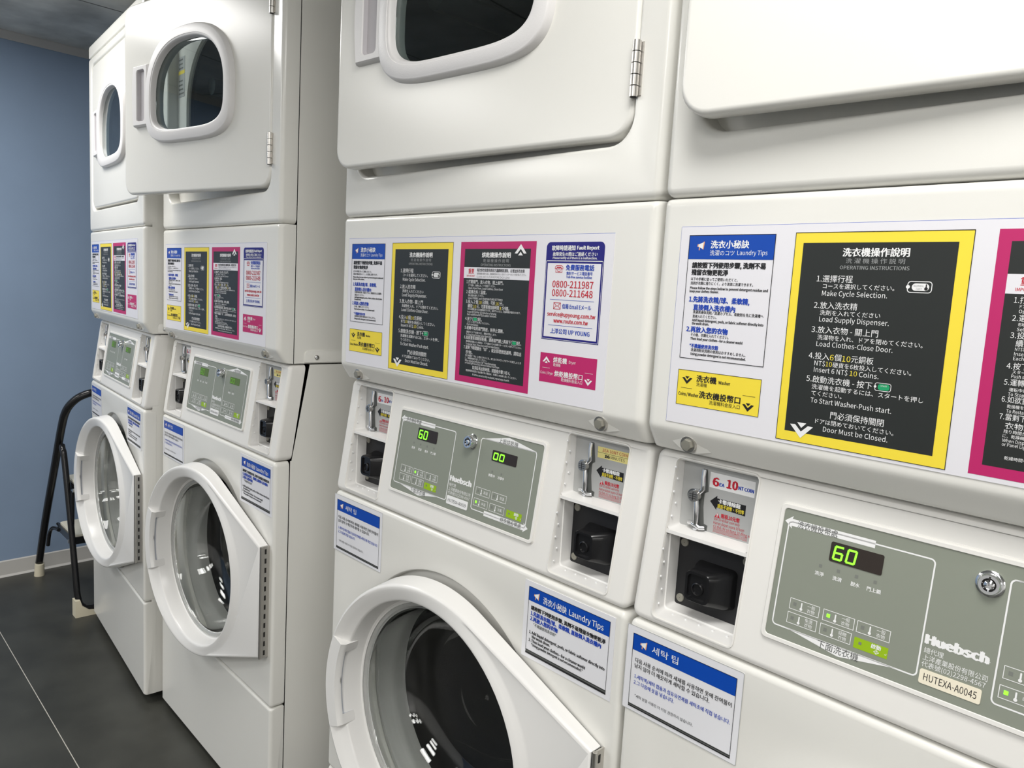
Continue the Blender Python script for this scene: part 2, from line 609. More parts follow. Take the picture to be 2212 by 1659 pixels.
def access_panel():
    m = MB()
    P = [(0.036, Z1)]
    for k in range(6):
        a = pi / 2 * k / 5
        P.append((0.008 * (1 - sin(a)), Z1 - 0.008 * (1 - cos(a))))
    P += [(0.0, Z1 - 0.010), (0.0, ZF + 0.006), (0.0, ZF + 0.003), (0.0006, ZF), (0.0020, ZF - 0.003), (0.0040, ZF - 0.0065)]
    P += [(0.0150, ZG + 0.0045), (0.0168, ZG + 0.002), (0.0190, ZG + 0.0005), (0.036, ZG)]
    xsweep(m, P, 0, W, 0.036, 0.011, 'enamel')
    # small raised bosses around the two bolts
    for bx, bz in ((0.057, 1.082), (0.618, 1.085)):
        yb = 0.004 + (ZF - 0.0065 - bz) * 0.62
        m.add([(bx - 0.026, yb + 0.0005, bz + 0.001), (bx - 0.004, yb - 0.006, bz + 0.012), (bx + 0.004, yb - 0.006, bz + 0.012), (bx + 0.026, yb + 0.004, bz - 0.006),
               (bx + 0.008, yb + 0.001, bz - 0.010), (bx - 0.008, yb + 0.001, bz - 0.010)], [(0, 1, 2, 3, 4, 5)], 'enamel')
    return m.mesh('access_panel')


def bolt():
    m = MB()
    n = Vector((0, -1.0, -0.12)).normalized()
    m.cyl(Vector((0, 0, 0)) - n * 0.004, n * 0.002, 0.0095, 'steel', 24)
    m.cyl(n * 0.002, n * 0.0060, 0.0072, 'screwgrey', 6, r1=0.0066)
    m.cyl(n * 0.0060, n * 0.0062, 0.0046, 'screwgrey', 16)
    return m.mesh('bolt')


def side_cover():
    m = MB()
    pts = [(0.40, 1.0715), (0.40, 1.0972), (0.072, 1.0972), (0.066, 1.0955), (0.0625, 1.091), (0.062, 1.086), (0.062, 1.0715)]
    a = [(W - 0.001, y, z) for y, z in pts]
    b = [(W + 0.0016, y, z) for y, z in pts]
    c = [(W + 0.0022, y + (0.001 if y < 0.2 else 0), z - (0.001 if z > 1.08 else 0)) for y, z in pts]
    m.loft([a, b, c], 'enamel')
    m.fill([c], 'enamel')
    return m.mesh('side_cover')


def screw_x():
    m = MB()
    m.cyl((-0.002, 0, 0), (0.002, 0, 0), 0.0058, 'steel', 16, r1=0.005)
    m.cyl((0.002, 0, 0), (0.0035, 0, 0), 0.0042, 'chrome', 16, r1=0.002)
    return m.mesh('screw')


# door coordinates: x from the hinge axis (negative to the left), y out of the door is negative, z absolute
DX0 = -0.597


def dryer_door():
    m = MB()
    pillow(m, DX0, 0.0, 1.4345, 1.8875, 0.0, 0.022, 0.034, 0.006, 'enamel', n=8, back=True)
    # inner liner seen past the ajar door edge
    pillow_back = MB()
    return m.mesh('dryer_door')


WIN = (DX0 + 0.293, 1.655, 0.176, 0.148, 0.108)


def window_frame():
    m = MB()
    prof = [(0.0, 0.001), (0.0008, -0.003), (0.0026, -0.0092), (0.0040, -0.0112), (0.0056, -0.0120), (0.0080, -0.0122), (0.0085, -0.0125), (0.0232, -0.0125), (0.0238, -0.0116),
            (0.0268, -0.0116), (0.0282, -0.0106), (0.0298, -0.0060), (0.0315, 0.0)]
    L = [at(sup(*WIN, d=d), y) for d, y in prof]
    m.loft(L, 'frame')
    return m.mesh('window_frame')


def window_glass():
    m = MB()
    o = sup(*WIN, d=0.0300)
    m.loft([at(o, 0.0), at(o, 0.004)], 'dglass')
    m.fill([at(o, 0.0)], 'dglass')
    m.fill([at(o, 0.004)], 'dglass')
    return m.mesh('window_glass', 20)


def door_with_hole():
    m = MB()
    o = sup(*WIN, d=0.0300)
    x0, x1, z0, z1, rc, re = DX0, 0.0, 1.4345, 1.8875, 0.034, 0.006
    L = []
    for k in range(0, 4):
        a = pi / 2 * (3 - k) / 3
        i = 0.003 * (1 - cos(a))
        L.append(at(rrect(x0 + i, x1 - i, z0 + i, z1 - i, rc - i, 8), 0.022 - 0.003 * (1 - sin(a))))
    for k in range(0, 5):
        a = pi / 2 * k / 4
        i = re * (1 - cos(a))
        L.append(at(rrect(x0 + i, x1 - i, z0 + i, z1 - i, rc - i, 8), re * (1 - sin(a))))
    lp = rrect(x0 + 0.0068, x1 - 0.0068, z0 + 0.0068, z1 - 0.0068, rc - 0.0068, 8)
    L.append(at(lp, 0.0))
    m.loft(L, 'enamel')
    m.fill([at(lp, 0.0), at(o, 0.0)], 'enamel')
    m.fill([L[0], at(o, 0.022)], 'enamel')
    m.loft([at(o, 0.0), at(o, 0.022)], 'enamel')
    return m.mesh('dryer_door')


def dryer_handle():
    m = MB()
    x0, x1, z0, z1 = DX0 + 0.052, DX0 + 0.126, 1.594, 1.738
    px0, px1, pz0, pz1 = DX0 + 0.076, DX0 + 0.1135, 1.606, 1.727
    N = 12

    def bow(i0, y):
        pts = []
        for k in range(N + 1):
            t = k / N
            pts.append((x0 + i0 + 0.006 * (1 - sin(pi * t)) * (1 if t < 0.5 else 1), z1 - i0 - (z1 - z0 - 2 * i0) * t))
        pts += [(x1 - i0, z0 + i0), (x1 - i0, z1 - i0)]
        return at(pts, y)
    pk = rrect(px0, px1, pz0, pz1, 0.008, 4)
    L = [bow(0, 0.0005), bow(0.001, -0.006), bow(0.004, -0.010)]
    m.loft(L, 'frame')
    m.fill([L[-1], at(pk, -0.010)], 'frame')
    Lp = [at(pk, -0.010), at(rrect(px0 + .001, px1 - .001, pz0 + .001, pz1 - .001, 0.007, 4), -0.008)]
    m.loft(Lp, 'frame')
    Lq = [Lp[-1], at(rrect(px0 + .003, px1 - .002, pz0 + .003, pz1 - .003, 0.006, 4), -0.0012)]
    m.loft(Lq, 'pocket')
    m.fill([Lq[-1]], 'pocket')
    return m.mesh('dryer_handle')


def dryer_hinge():
    m = MB()
    n = 5
    h = 0.0645
    for k in range(n):
        z0 = k * h / n
        m.cyl((0.002, -0.0045, z0 + 0.0005), (0.002, -0.0045, z0 + h / n - 0.0005), 0.0052, 'steel', 14)
    m.cyl((0.002, -0.0045, 0), (0.002, -0.0045, h), 0.004, 'slot', 10)
    m.box(-0.004, 0.010, -0.0015, 0.004, 0.002, h - 0.002, 'steel')
    return m.mesh('dryer_hinge')


def warning_label():
    m = MB()
    m.box(0.034 + 0.012, 0.088, 0.0264, 0.0271, 1.70, 1.80, 'plate')
    m.rect(0.046, 0.088, 1.757, 1.766, 0.0262, 'yellow')
    random.seed(4)
    for k in range(9):
        z = 1.795 - k * 0.0105
        if abs(z - 1.760) > 0.008:
            m.rect(0.049, 0.074 + random.random() * 0.011, z - 0.004, z, 0.0262, 'darkgrey')
    return m.mesh('warning_label', 0)


# ---------------------------------------------------------------- washer parts
def washer_cabinet():
    m = MB()
    prof = [(0.0750, ZG - 0.003), (DEPTH, ZG - 0.003), (DEPTH, ZB), (0.0345, ZB), (0.0345, ZW), (0.0375, ZW)]
    m.loft([[(x, y, z) for y, z in prof[:4]] for x in (0.0008, W - 0.0008)], 'enamel', closed=False)
    for x in (0.0008, W - 0.0008):
        m.fill([[(x, y, z) for y, z in prof]], 'enamel')
    return m.mesh('washer_cabinet')


def circ(cx, cz, R, n=96):
    return [(cx + R * cos(2 * pi * i / n), cz + R * sin(2 * pi * i / n)) for i in range(n)]


RCX, RCZ = 0.336, 0.5485


def washer_front():
    m = MB()
    h = circ(RCX, RCZ, 0.2465)
    pillow(m, 0, W, ZK + 0.001, ZW - 0.001, 0.0, 0.032, 0.010, 0.007, 'enamel', [h])
    P = [(0.2465, 0.0), (0.2455, 0.0003), (0.2442, 0.0014), (0.2432, 0.0045), (0.2428, 0.0115), (0.212, 0.0115), (0.210, 0.013), (0.210, 0.032)]
    m.lathe(P, RCX, RCZ, 'enamel', 96)
    return m.mesh('washer_front')


def kick_panel():
    m = MB()
    xsweep(m, edge_profile(ZB, ZK - 0.0012, 0.0, 0.032, 0.006, 0.004), 0, W, 0.032, 0.008, 'enamel')
    return m.mesh('kick_panel')


def gasket():
    m = MB()
    P = [(0.2095, 0.030), (0.2095, 0.020), (0.207, 0.0185), (0.203, 0.020), (0.2015, 0.026), (0.198, 0.034), (0.193, 0.040), (0.1905, 0.046), (0.190, 0.050), (0.190, 0.07)]
    m.lathe(P, RCX, RCZ, 'rubber', 72)
    return m.mesh('gasket')


def washer_drum():
    m = MB()
    P = [(0.190, 0.0505), (0.197, 0.055), (0.215, 0.085), (0.232, 0.10), (0.232, 0.40), (0.20, 0.44), (0.06, 0.45), (0.0005, 0.45)]
    m.lathe(P, RCX, RCZ, 'drum', 72)
    for a in (0.3, 2.4, 4.5):                   # lifters
        c, s_ = cos(a), sin(a)
        L = []
        for y, k in ((0.11, 0.3), (0.14, 1.0), (0.36, 1.0), (0.39, 0.3)):
            pr = [(0.231, -0.045), (0.231 - 0.045 * k, -0.016), (0.231 - 0.055 * k, 0.0), (0.231 - 0.045 * k, 0.016), (0.231, 0.045)]
            L.append([(RCX + r * c - t * s_, y, RCZ + r * s_ + t * c) for r, t in pr])
        m.loft(L, 'drum', closed=False)
        m.fill([L[0]], 'drum')
    return m.mesh('washer_drum')


def foot():
    m = MB()
    m.cyl((0, 0, -0.002), (0, 0, ZB + 0.002), 0.022, 'slot', 16, r1=0.016)
    return m.mesh('foot')


# porthole door: local x from the hinge axis (negative left), y outward negative, z absolute; closed door has the cabinet face at y=0
RO, RM = 0.2355, 0.2085
CX = -PC


def n_out(x):                                  # height of the outer rim above the hinge plane
    return 0.006 + (-x) * 0.066


def hull(Ro, dh, nf, y_of):
    """outline: circle of radius Ro around (CX,PZ) hulled with the hinge edge; y_of(x, hinge)"""
    hx, zt, zb = -0.004 - dh, 0.6715 - dh, 0.4175 + dh
    pts = []
    T = {}
    for nm, hz in (('t', zt), ('b', zb)):
        dx, dz = hx - CX, hz - PZ
        D = sqrt(dx * dx + dz * dz)
        base, off = math.atan2(dz, dx), math.acos(Ro / D)
        T[nm] = base + off if nm == 't' else base - off
    a0, a1 = T['t'], T['b'] + 2 * pi
    for i in range(nf + 1):
        a = a0 + (a1 - a0) * i / nf
        x, z = CX + Ro * cos(a), PZ + Ro * sin(a)
        pts.append((x, y_of(x, False), z))
    pts.append((hx, y_of(hx, True), zb))
    pts.append((hx, y_of(hx, True), zt))
    return pts, a0, a1


def porthole_door():
    m = MB()
    NF = 88
    yb = lambda x, h: (-0.002 if h else 0.006)
    yw = lambda d: (lambda x, h: -(0.0215 if h else n_out(x)) + d)
    L0, a0, a1 = hull(RO + 0.0045, 0.000, NF, yb)
    L1, _, _ = hull(RO, 0.0, NF, yw(0.006))
    L2, _, _ = hull(RO - 0.0010, 0.0012, NF, yw(0.0025))
    L3, _, _ = hull(RO - 0.0030, 0.0030, NF, yw(0.0006))
    L4, b0, b1 = hull(RO - 0.0055, 0.0050, NF, yw(0.0))
    m.loft([L0, L1, L2, L3, L4], 'doorplastic')
    # wedge between rim and hinge
    R4 = RO - 0.0055
    NR = 28
    right = []
    for i in range(NR + 1):
        a = b1 + (b0 + 2 * pi - b1) * i / NR
        x, z = CX + R4 * cos(a), PZ + R4 * sin(a)
        right.append((x, -n_out(x), z))
    m.fill([right + [L4[-1], L4[-2]]], 'doorplastic')
    # dished ring
    A = [b0 + (b1 - b0) * i / NF for i in range(NF + 1)] + [b1 + (b0 + 2 * pi - b1) * i / NR for i in range(1, NR)]

    def ring(R, fy):
        return [(CX + R * cos(a), fy(CX + R * cos(a)), PZ + R * sin(a)) for a in A]
    RI = 0.1985
    Ls = [ring(R4, lambda x: -n_out(x))]
    for R, k in ((R4 - 0.004, 0.16), (R4 - 0.012, 0.50), (RM + 0.003, 0.94)):
        Ls.append(ring(R, lambda x, k=k: -(n_out(x) * (1 - k) + 0.025 * k)))
    Ls.append(ring(RM, lambda x: -0.0245))
    Ls.append(ring(RM - 0.0018, lambda x: -0.0228))
    Ls.append(ring(RM - 0.003, lambda x: -0.020))
    Ls.append(ring(RI + 0.0025, lambda x: 0.009))
    Ls.append(ring(RI, lambda x: 0.011))
    Ls.append(ring(RI - 0.003, lambda x: 0.011))
    Ls.append(ring(RI - 0.004, lambda x: 0.0145))
    Ls.append(ring(0.190, lambda x: 0.0145))
    Ls.append(ring(0.189, lambda x: 0.017))
    m.loft(Ls, 'doorplastic')
    m.loft([Ls[-1], ring(0.200, lambda x: 0.018), ring(0.222, lambda x: 0.010), ring(0.235, lambda x: 0.006)], 'doorplastic')
    return m.mesh('porthole_door')


def door_handle():
    """block on the left of the rim with a finger pocket on its inner wall"""
    m = MB()
    a0, a1, n = radians(157.5), radians(200.5), 14

    def row(R, fy, b0, b1):
        return [(CX + R * cos(b0 + (b1 - b0) * i / n), fy(CX + R * cos(b0 + (b1 - b0) * i / n)), PZ + R * sin(b0 + (b1 - b0) * i / n)) for i in range(n + 1)]
    yo = lambda x: -n_out(min(x, CX - 0.2))
    ro = RO - 0.0045
    c0, c1 = a0 + 0.085, a1 - 0.085
    L = [row(ro, lambda x: -n_out(x) - 0.0002, a0, a1), row(0.2075, lambda x: -n_out(CX - 0.2) - 0.0003, a0, a1),
         row(0.2050, lambda x: -0.037, a0, a1), row(0.2035, lambda x: -0.034, a0, a1), row(0.2035, lambda x: -0.030, a0, a1)]
    m.loft(L, 'doorplastic', closed=False)
    tail = [row(0.2035, lambda x: 0.004, a0, a1), row(0.2035, lambda x: 0.010, a0, a1)]
    m.loft(tail, 'doorplastic', closed=False)
    # top and bottom facets
    for i in (0, n):
        pts = [l[i] for l in L] + [tail[0][i], tail[1][i], (L[0][i][0], 0.0, L[0][i][2])]
        m.fill([pts], 'doorplastic')
    # cheeks above and below the pocket
    for b0, b1 in ((a0, c0), (c1, a1)):
        q = [(CX + 0.2035 * cos(b), y, PZ + 0.2035 * sin(b)) for b, y in ((b0, -0.030), (b1, -0.030), (b1, 0.004), (b0, 0.004))]
        m.add(q, [(0, 1, 2, 3)], 'doorplastic')
    pk = [row(0.2035, lambda x: -0.030, c0, c1), row(0.2085, lambda x: -0.029, c0, c1), row(0.2085, lambda x: 0.003, c0, c1), row(0.2035, lambda x: 0.004, c0, c1)]
    m.loft(pk, 'handleplate', closed=False)
    for i in (0, n):
        m.fill([[l[i] for l in pk]], 'handleplate')
    for b in (radians(170), radians(187)):
        c = Vector((CX + 0.2086 * cos(b), -0.015, PZ + 0.2086 * sin(b)))
        d = Vector((-cos(b), 0, -sin(b)))
        m.cyl(c, c + d * 0.0012, 0.0045, 'handleplate', 14)
        m.cyl(c + d * 0.0012, c + d * 0.0015, 0.0022, 'slot', 10)
    return m.mesh('door_handle')


def porthole_glass():
    m = MB()
    P = [(0.1955, 0.011), (0.195, 0.0095), (0.190, 0.009), (0.186, 0.011), (0.183, 0.018), (0.179, 0.045), (0.170, 0.080), (0.154, 0.102), (0.118, 0.116), (0.06, 0.122), (0.0004, 0.124),
         (0.0004, 0.130), (0.06, 0.128), (0.121, 0.122), (0.159, 0.107), (0.1755, 0.083), (0.1845, 0.046), (0.1875, 0.0165), (0.1945, 0.0145), (0.1955, 0.013), (0.1955, 0.011)]
    m.lathe(P, CX, PZ, 'glass', 96)
    return m.mesh('porthole_glass', 60)


def piano_hinge():
    m = MB()
    z0, z1 = 0.4175, 0.6715
    m.box(-0.0038, -0.0018, -0.0205, -0.002, z0 + 0.001, z1 - 0.001, 'slot')
    m.box(-0.0018, 0.0006, -0.0195, 0.0, z0, z1, 'steel')
    m.cyl((0.0, -0.0185, z0), (0.0, -0.0185, z1), 0.0032, 'steel', 12)
    n = 12
    for k in range(n):
        z = z0 + 0.012 + (z1 - z0 - 0.024) * k / (n - 1)
        m.box(0.0004, 0.0010, -0.0115, -0.0075, z - 0.0055, z + 0.0055, 'slot')
    return m.mesh('piano_hinge')


# control fascia, in coordinates sheared back along the slant
OPEN_L = (0.0305, 0.1355)
OPEN_R = (0.5470, 0.6490)
OZ0, OZ1, SHELF = 0.8695, 1.0585, 0.972


def fascia():
    m = MB()
    hl = rrect(OPEN_L[0], OPEN_L[1], OZ0, OZ1, 0.006, 4)
    hr = rrect(OPEN_R[0], OPEN_R[1], OZ0, OZ1, 0.006, 4)
    pillow(m, 0, W, ZW + 0.001, ZG - 0.003, 0.0, 0.036, 0.012, 0.008, 'fascia', [hl, hr])
    for hx in (OPEN_L, OPEN_R):                  # soft lip round each opening
        lp = [at(rrect(hx[0] - e, hx[1] + e, OZ0 - e, OZ1 + e, 0.006 + e, 4), y) for e, y in ((0.0025, 0.0002), (0.002, -0.0012), (0.0005, -0.0014), (0.0, 0.0005), (-0.0003, 0.004))]
        m.loft(lp, 'fascia')
    # bezel
    a = lambda e, y: at(rrect(0.1660 + e, 0.5125 - e, 0.8955 + e, 1.0385 - e, 0.006 - e * 0.4, 5), y)
    m.loft([a(-0.0012, 0.0004), a(-0.0008, -0.0004), a(0.0, -0.0004), a(0.0003, -0.0026), a(0.001, -0.0034), a(0.0045, -0.0034), a(0.005, -0.0026)], 'fascia')
    m.shear(S, 0.86)
    return m.mesh('fascia')


def coin_tray(hx):
    """moulded white recess: side walls, shelf and floor behind an opening (true coordinates)"""
    m = MB()
    sl = lambda z: (z - 0.86) * S
    x0, x1 = hx

    def front(e=0.0):
        return [(x, sl(z) + 0.0015, z) for x, z in rrect(x0 - e, x1 + e, OZ0 - e, OZ1 + e, 0.006, 4)]
    # upper compartment
    u0, u1 = SHELF + 0.001, OZ1
    f = [(x, sl(z) + 0.0015, z) for x, z in rrect(x0, x1, u0, u1, 0.004, 4)]
    b = [(x, 0.0405, z) for x, z in rrect(x0 + 0.0025, x1 - 0.0025, SHELF + 0.004, u1 - 0.002, 0.003, 4)]
    m.loft([f, b], 'tray')
    # lower compartment: stepped
    l0, l1 = OZ0, SHELF - 0.0035
    f = [(x, sl(z) + 0.0015, z) for x, z in rrect(x0, x1, l0, l1, 0.005, 4)]
    g = [(x, 0.0235, z) for x, z in rrect(x0 + 0.001, x1 - 0.001, l0 + 0.003, l1 - 0.0005, 0.004, 4)]
    g2 = [(x, 0.0245, z) for x, z in rrect(x0 + 0.0022, x1 - 0.0022, l0 + 0.0048, l1 - 0.001, 0.004, 4)]
    b = [(x, 0.0435, z) for x, z in rrect(x0 + 0.003, x1 - 0.003, l0 + 0.0062, l1 - 0.001, 0.003, 4)]
    m.loft([f, g, g2, b], 'tray')
    # shelf
    zs = SHELF
    m.add([(x0 - 0.001, sl(zs) + 0.0008, zs + 0.001), (x1 + 0.001, sl(zs) + 0.0008, zs + 0.001), (x1 + 0.001, 0.0405, zs + 0.0045), (x0 - 0.001, 0.0405, zs + 0.0045),
           (x0 - 0.001, sl(zs) + 0.0004, zs - 0.0030), (x1 + 0.001, sl(zs) + 0.0004, zs - 0.0030), (x1 + 0.001, 0.0435, zs - 0.0040), (x0 - 0.001, 0.0435, zs - 0.0040)],
          [(0, 1, 2, 3), (0, 4, 5, 1), (4, 7, 6, 5)], 'tray')
    # moulded pips on the left wall and floor
    for i in range(5):
        z = SHELF + 0.016 + i * 0.015
        m.cyl((x0 + 0.0005, 0.024 + (i % 2) * 0.006, z), (x0 + 0.0024, 0.024 + (i % 2) * 0.006, z), 0.0014, 'white', 8)
        z = OZ0 + 0.012 + i * 0.017
        m.cyl((x0 + 0.0005, 0.012 + 0.004 * (i % 2), z), (x0 + 0.0022, 0.012 + 0.004 * (i % 2), z), 0.0014, 'white', 8)
        x = x0 + 0.018 + i * 0.018
        m.cyl((x, 0.018, OZ0 + 0.0015), (x, 0.018, OZ0 + 0.0035), 0.0014, 'white', 8)
    return m.mesh('coin_tray')


def coin_plate(x0, dryer):
    """grey instruction plate with printed lettering; x0 is the left edge of its opening"""
    m = MB()
    o = x0 - 0.0305
    m.box(x0 + 0.0027, x0 + 0.1010, 0.0400, 0.0415, SHELF + 0.0042, OZ1 - 0.0022, 'plate')
    y = 0.0397
    q = lambda pts: [(o + a / 1000, b / 1000) for a, b in pts]
    X = lambda v: o + v / 1000
    cut = x0 + 0.1005
    if not dryer:
        m.rect(X(69), min(cut, X(126)), 1.0300, 1.0482, 0.0399, 'white')
        text(m, '6', X(73.4), 1.0328, X(80.6), 0.0098, y, 'red', 0.02)
        text(m, 'EA', X(82.0), 1.0338, X(88.0), 0.0038, y, 'bluetext', 0.02)
        text(m, '10', X(91.4), 1.0338, X(104.6), 0.0098, y, 'red', 0.02)
        text(m, 'NT COIN', X(106), 1.0352, X(124.6), 0.0040, y, 'bluetext', 0.02)
    else:
        m.rect(X(71.8), min(cut, X(126)), 1.0316, 1.0466, 0.0399, 'ylabel')
        m.rect(X(71.8), min(cut, X(126)), 1.0387, 1.0391, y, 'black')
        text(m, '2EA 10NT COIN', X(79.6), 1.0408, X(121), 0.0040, y, 'red')
        text(m, '16', X(84.5), 1.0334, X(92), 0.0038, y, 'black', 0.03)
        text(m, 'MINUTES', X(94), 1.0334, X(117), 0.0038, y, 'black')
    m.poly(q([(71.5, 1013.8), (80.4, 1022), (80.4, 1019), (117, 1019.2), (117, 1006.6), (80.4, 1008), (80.4, 1005)]), 0.0399, 'black')
    text(m, '卡幣排除鈕', X(82.2), 1.0135, X(110.5), 0.0050, y, 'white', 0.02)
    text(m, '誤投不退幣‧不找零', X(81.8), 1.0080, X(115.4), 0.0046, y, 'ytext', 0.01)
    m.poly(q([(79, 996.5), (86, 996.5), (82.5, 1002.3)]), y, 'red')
    text(m, '!', X(82.1), 0.9972, X(82.9), 0.0040, 0.0395, 'white', 0.02)
    text(m, '限投10元幣', X(87.7), 0.9972, X(111), 0.0050, y, 'red', 0.015)
    for k, (s_, xe, z) in enumerate((('Use 10-dollar coin only', 111.6, 993.2), ('Hanya dapat suara 10 koin', 117.6, 988.4), ('Có thể chỉ sử dụng 10 đồng xu', 126, 983.7), ('หยอดได้เฉพาะเหรียญ 10 บาท', 122, 979.2))):
        text(m, s_, X(78.6), z / 1000, X(xe), 0.0033, y, 'red', 0.0, cut=cut)
    # slot behind the lever
    m.poly(q([(50.5, 978), (70.5, 977), (71, 983.5), (66, 984.5), (63.5, 1004), (63.5, 1021), (68.5, 1024), (68.2, 1028), (65, 1050), (59.5, 1050), (60, 1026), (52, 1023), (52.5, 984), (49, 983)]), 0.0399, 'darkgrey')
    return m.mesh('coin_plate', 0)


def coin_lever():
    m = MB()
    m.cyl((0.0523, 0.041, 1.0168), (0.0523, 0.034, 1.0168), 0.0080, 'chrome', 20)
    m.cyl((0.0548, 0.036, 1.0172), (0.0548, 0.029, 1.0172), 0.0068, 'steel', 20)
    for d in (-0.0025, 0.0, 0.0025):
        m.box(0.0500, 0.0596, 0.0286, 0.0291, 1.0168 + d, 1.0174 + d, 'slot')
    m.box(0.0543, 0.0549, 0.0286, 0.0290, 1.0120, 1.0225, 'slot')
    m.tube([(0.0630, 0.036, 1.0500), (0.0632, 0.0345, 1.0420), (0.0640, 0.034, 1.0320), (0.0645, 0.034, 1.0268), (0.0615, 0.034, 1.0235), (0.0570, 0.035, 1.0190)], 0.0027, 'chrome', 10)
    m.tube([(0.0560, 0.035, 1.0130), (0.0578, 0.034, 1.0040), (0.0582, 0.034, 0.9930), (0.0584, 0.034, 0.9830)], 0.0033, 'chrome', 10)
    m.tube([(0.0480, 0.037, 0.9825), (0.0530, 0.0345, 0.9838), (0.0585, 0.0335, 0.9825), (0.0640, 0.0345, 0.9800), (0.0690, 0.037, 0.9810)], 0.0030, 'chrome', 10)
    m.cyl((0.0585, 0.036, 0.9785), (0.0585, 0.033, 0.9785), 0.0030, 'chrome', 14)
    return m.mesh('coin_lever')


def coin_box():
    """black lock plate of the coin vault"""
    m = MB()
    x0 = 0.0305
    m.box(x0 + 0.0032, x0 + 0.1015, 0.0433, 0.0450, OZ0 + 0.0064, SHELF - 0.0048, 'platedark')
    return m.mesh('coin_box', 0)


def lock_housing():
    m = MB()
    cx, cz = 0.0870, 0.9145
    P = [(0.0, 0.0435, 0.0265, 0.0240, 0.006), (0.0, 0.036, 0.0255, 0.0235, 0.008), (0.0, 0.030, 0.0235, 0.0225, 0.010), (-0.003, 0.022, 0.0195, 0.0205, 0.009), (-0.006, 0.0135, 0.0165, 0.0185, 0.007), (-0.0065, 0.0118, 0.0155, 0.0175, 0.0065)]
    L = [[(x, y, z) for x, z in rrect(cx + d - a, cx + d + a, cz + 0.0012 - b - d * 0.2, cz + 0.0012 + b - d * 0.2, r, 6)] for d, y, a, b, r in P]
    m.loft(L, 'coinblack')
    e = P[-1]
    ring = [(x, e[1], z) for x, z in rrect(cx + e[0] - 0.0125, cx + e[0] + 0.0125, cz + 0.0025 - 0.0145, cz + 0.0025 + 0.0145, 0.005, 6)]
    ring2 = [(x, y + 0.003, z) for x, y, z in ring]
    m.loft([L[-1], ring], 'coinblack')
    m.loft([ring, ring2], 'coinblack')
    m.fill([ring2], 'coinblack')
    m.lathe([(0.0075, 0.0148), (0.0075, 0.0128), (0.0062, 0.0122), (0.0058, 0.0142), (0.0004, 0.0142)], cx - 0.0065, cz + 0.0005, 'coinblack', 24)
    return m.mesh('lock_housing')


def round_screw():
    m = MB()
    m.lathe([(0.0052, 0.0435), (0.0052, 0.0422), (0.0046, 0.0414), (0.0004, 0.0412)], 0, 0, 'screwgrey', 20)
    return m.mesh('round_screw')


KY = -0.0022                                   # keypad surface (sheared coordinates)


def keypad():
    m = MB()
    y = KY
    m.fill([at(rrect(0.1700, 0.5085, 0.9000, 1.0335, 0.0025, 4), y)], 'keypad')
    y1, y2 = y - 0.0002, y - 0.0004
    w = 'white'
    # washer field outline
    rr = rrect(0.1770, 0.3180, 0.9125, 1.0205, 0.004, 4)
    m.outline(rr, 0.0014, y1, w)
    # dryer field outline
    m.outline(rrect(0.3780, 0.4950, 0.9140, 1.0215, 0.004, 4), 0.0014, y1, w)
    # left arrow with lettering
    m.poly([(0.1725, 1.0202), (0.1810, 1.0268), (0.1802, 1.0236), (0.2645, 1.0236), (0.2645, 1.0163), (0.1802, 1.0163), (0.1810, 1.0135)], y1, w)
    text(m, '洗衣機投幣處', 0.1865, 1.0162, 0.2280, 0.0072, y2, 'darkgrey')
    # lower triangle
    m.poly([(0.1915, 0.9128), (0.2240, 0.9128), (0.2700, 0.9128), (0.3010, 0.9128), (0.2480, 0.9035), (0.2460, 0.9035)], y1, w)
    text(m, '下面洗衣機', 0.2262, 0.9054, 0.2665, 0.0074, y2, 'darkgrey')
    # roof over the dryer field
    m.poly([(0.3790, 1.0208), (0.4370, 1.0318), (0.4945, 1.0220), (0.4930, 1.0208)], y1, w)
    text(m, '上面烘乾機', 0.4160, 1.0212, 0.4565, 0.0068, y2, 'darkgrey')
    # right arrow
    m.poly([(0.5005, 0.9145), (0.4910, 0.9210), (0.4918, 0.9178), (0.4080, 0.9178), (0.4080, 0.9102), (0.4918, 0.9102), (0.4910, 0.9075)], y1, w)
    text(m, '烘衣機投幣處', 0.4440, 0.9106, 0.4870, 0.0068, y2, 'darkgrey')
    # cycle lights and captions
    for s_, a, b in (('洗淨', 0.2120, 0.2210), ('洗清', 0.2300, 0.2390), ('脫水', 0.2480, 0.2565), ('門上鎖', 0.2635, 0.2765)):
        c = (a + b) / 2
        text(m, s_, a, 0.9748, b, 0.0040, y1, w, 0.01)
        m.rect(c - 0.0016, c + 0.0016, 0.9832, 0.9864, y1, 'ledoff')
    for s_, a, b in (('烘乾中', 0.4052, 0.4188), ('冷卻中', 0.4252, 0.4385)):
        c = (a + b) / 2
        text(m, s_, a, 0.9690, b, 0.0042, y1, w, 0.01)
        m.rect(c - 0.0016, c + 0.0016, 0.9755, 0.9787, y1, 'ledoff')
    # maker lettering
    text(m, 'Huebsch', 0.3214, 0.9448, 0.3710, 0.0080, y1, w, 0.034)
    text(m, '®', 0.3717, 0.9455, 0.3730, 0.0016, y1, w)
    text(m, '總代理', 0.3210, 0.9362, 0.3372, 0.0050, y1, w)
    text(m, '上洋產業股份有限公司', 0.3210, 0.9295, 0.3730, 0.0052, y1, w)
    text(m, '代表號(02)2298-4567', 0.3208, 0.9235, 0.3722, 0.0050, y1, w)
    m.shear(S, 0.86)
    return m.mesh('keypad', 0)


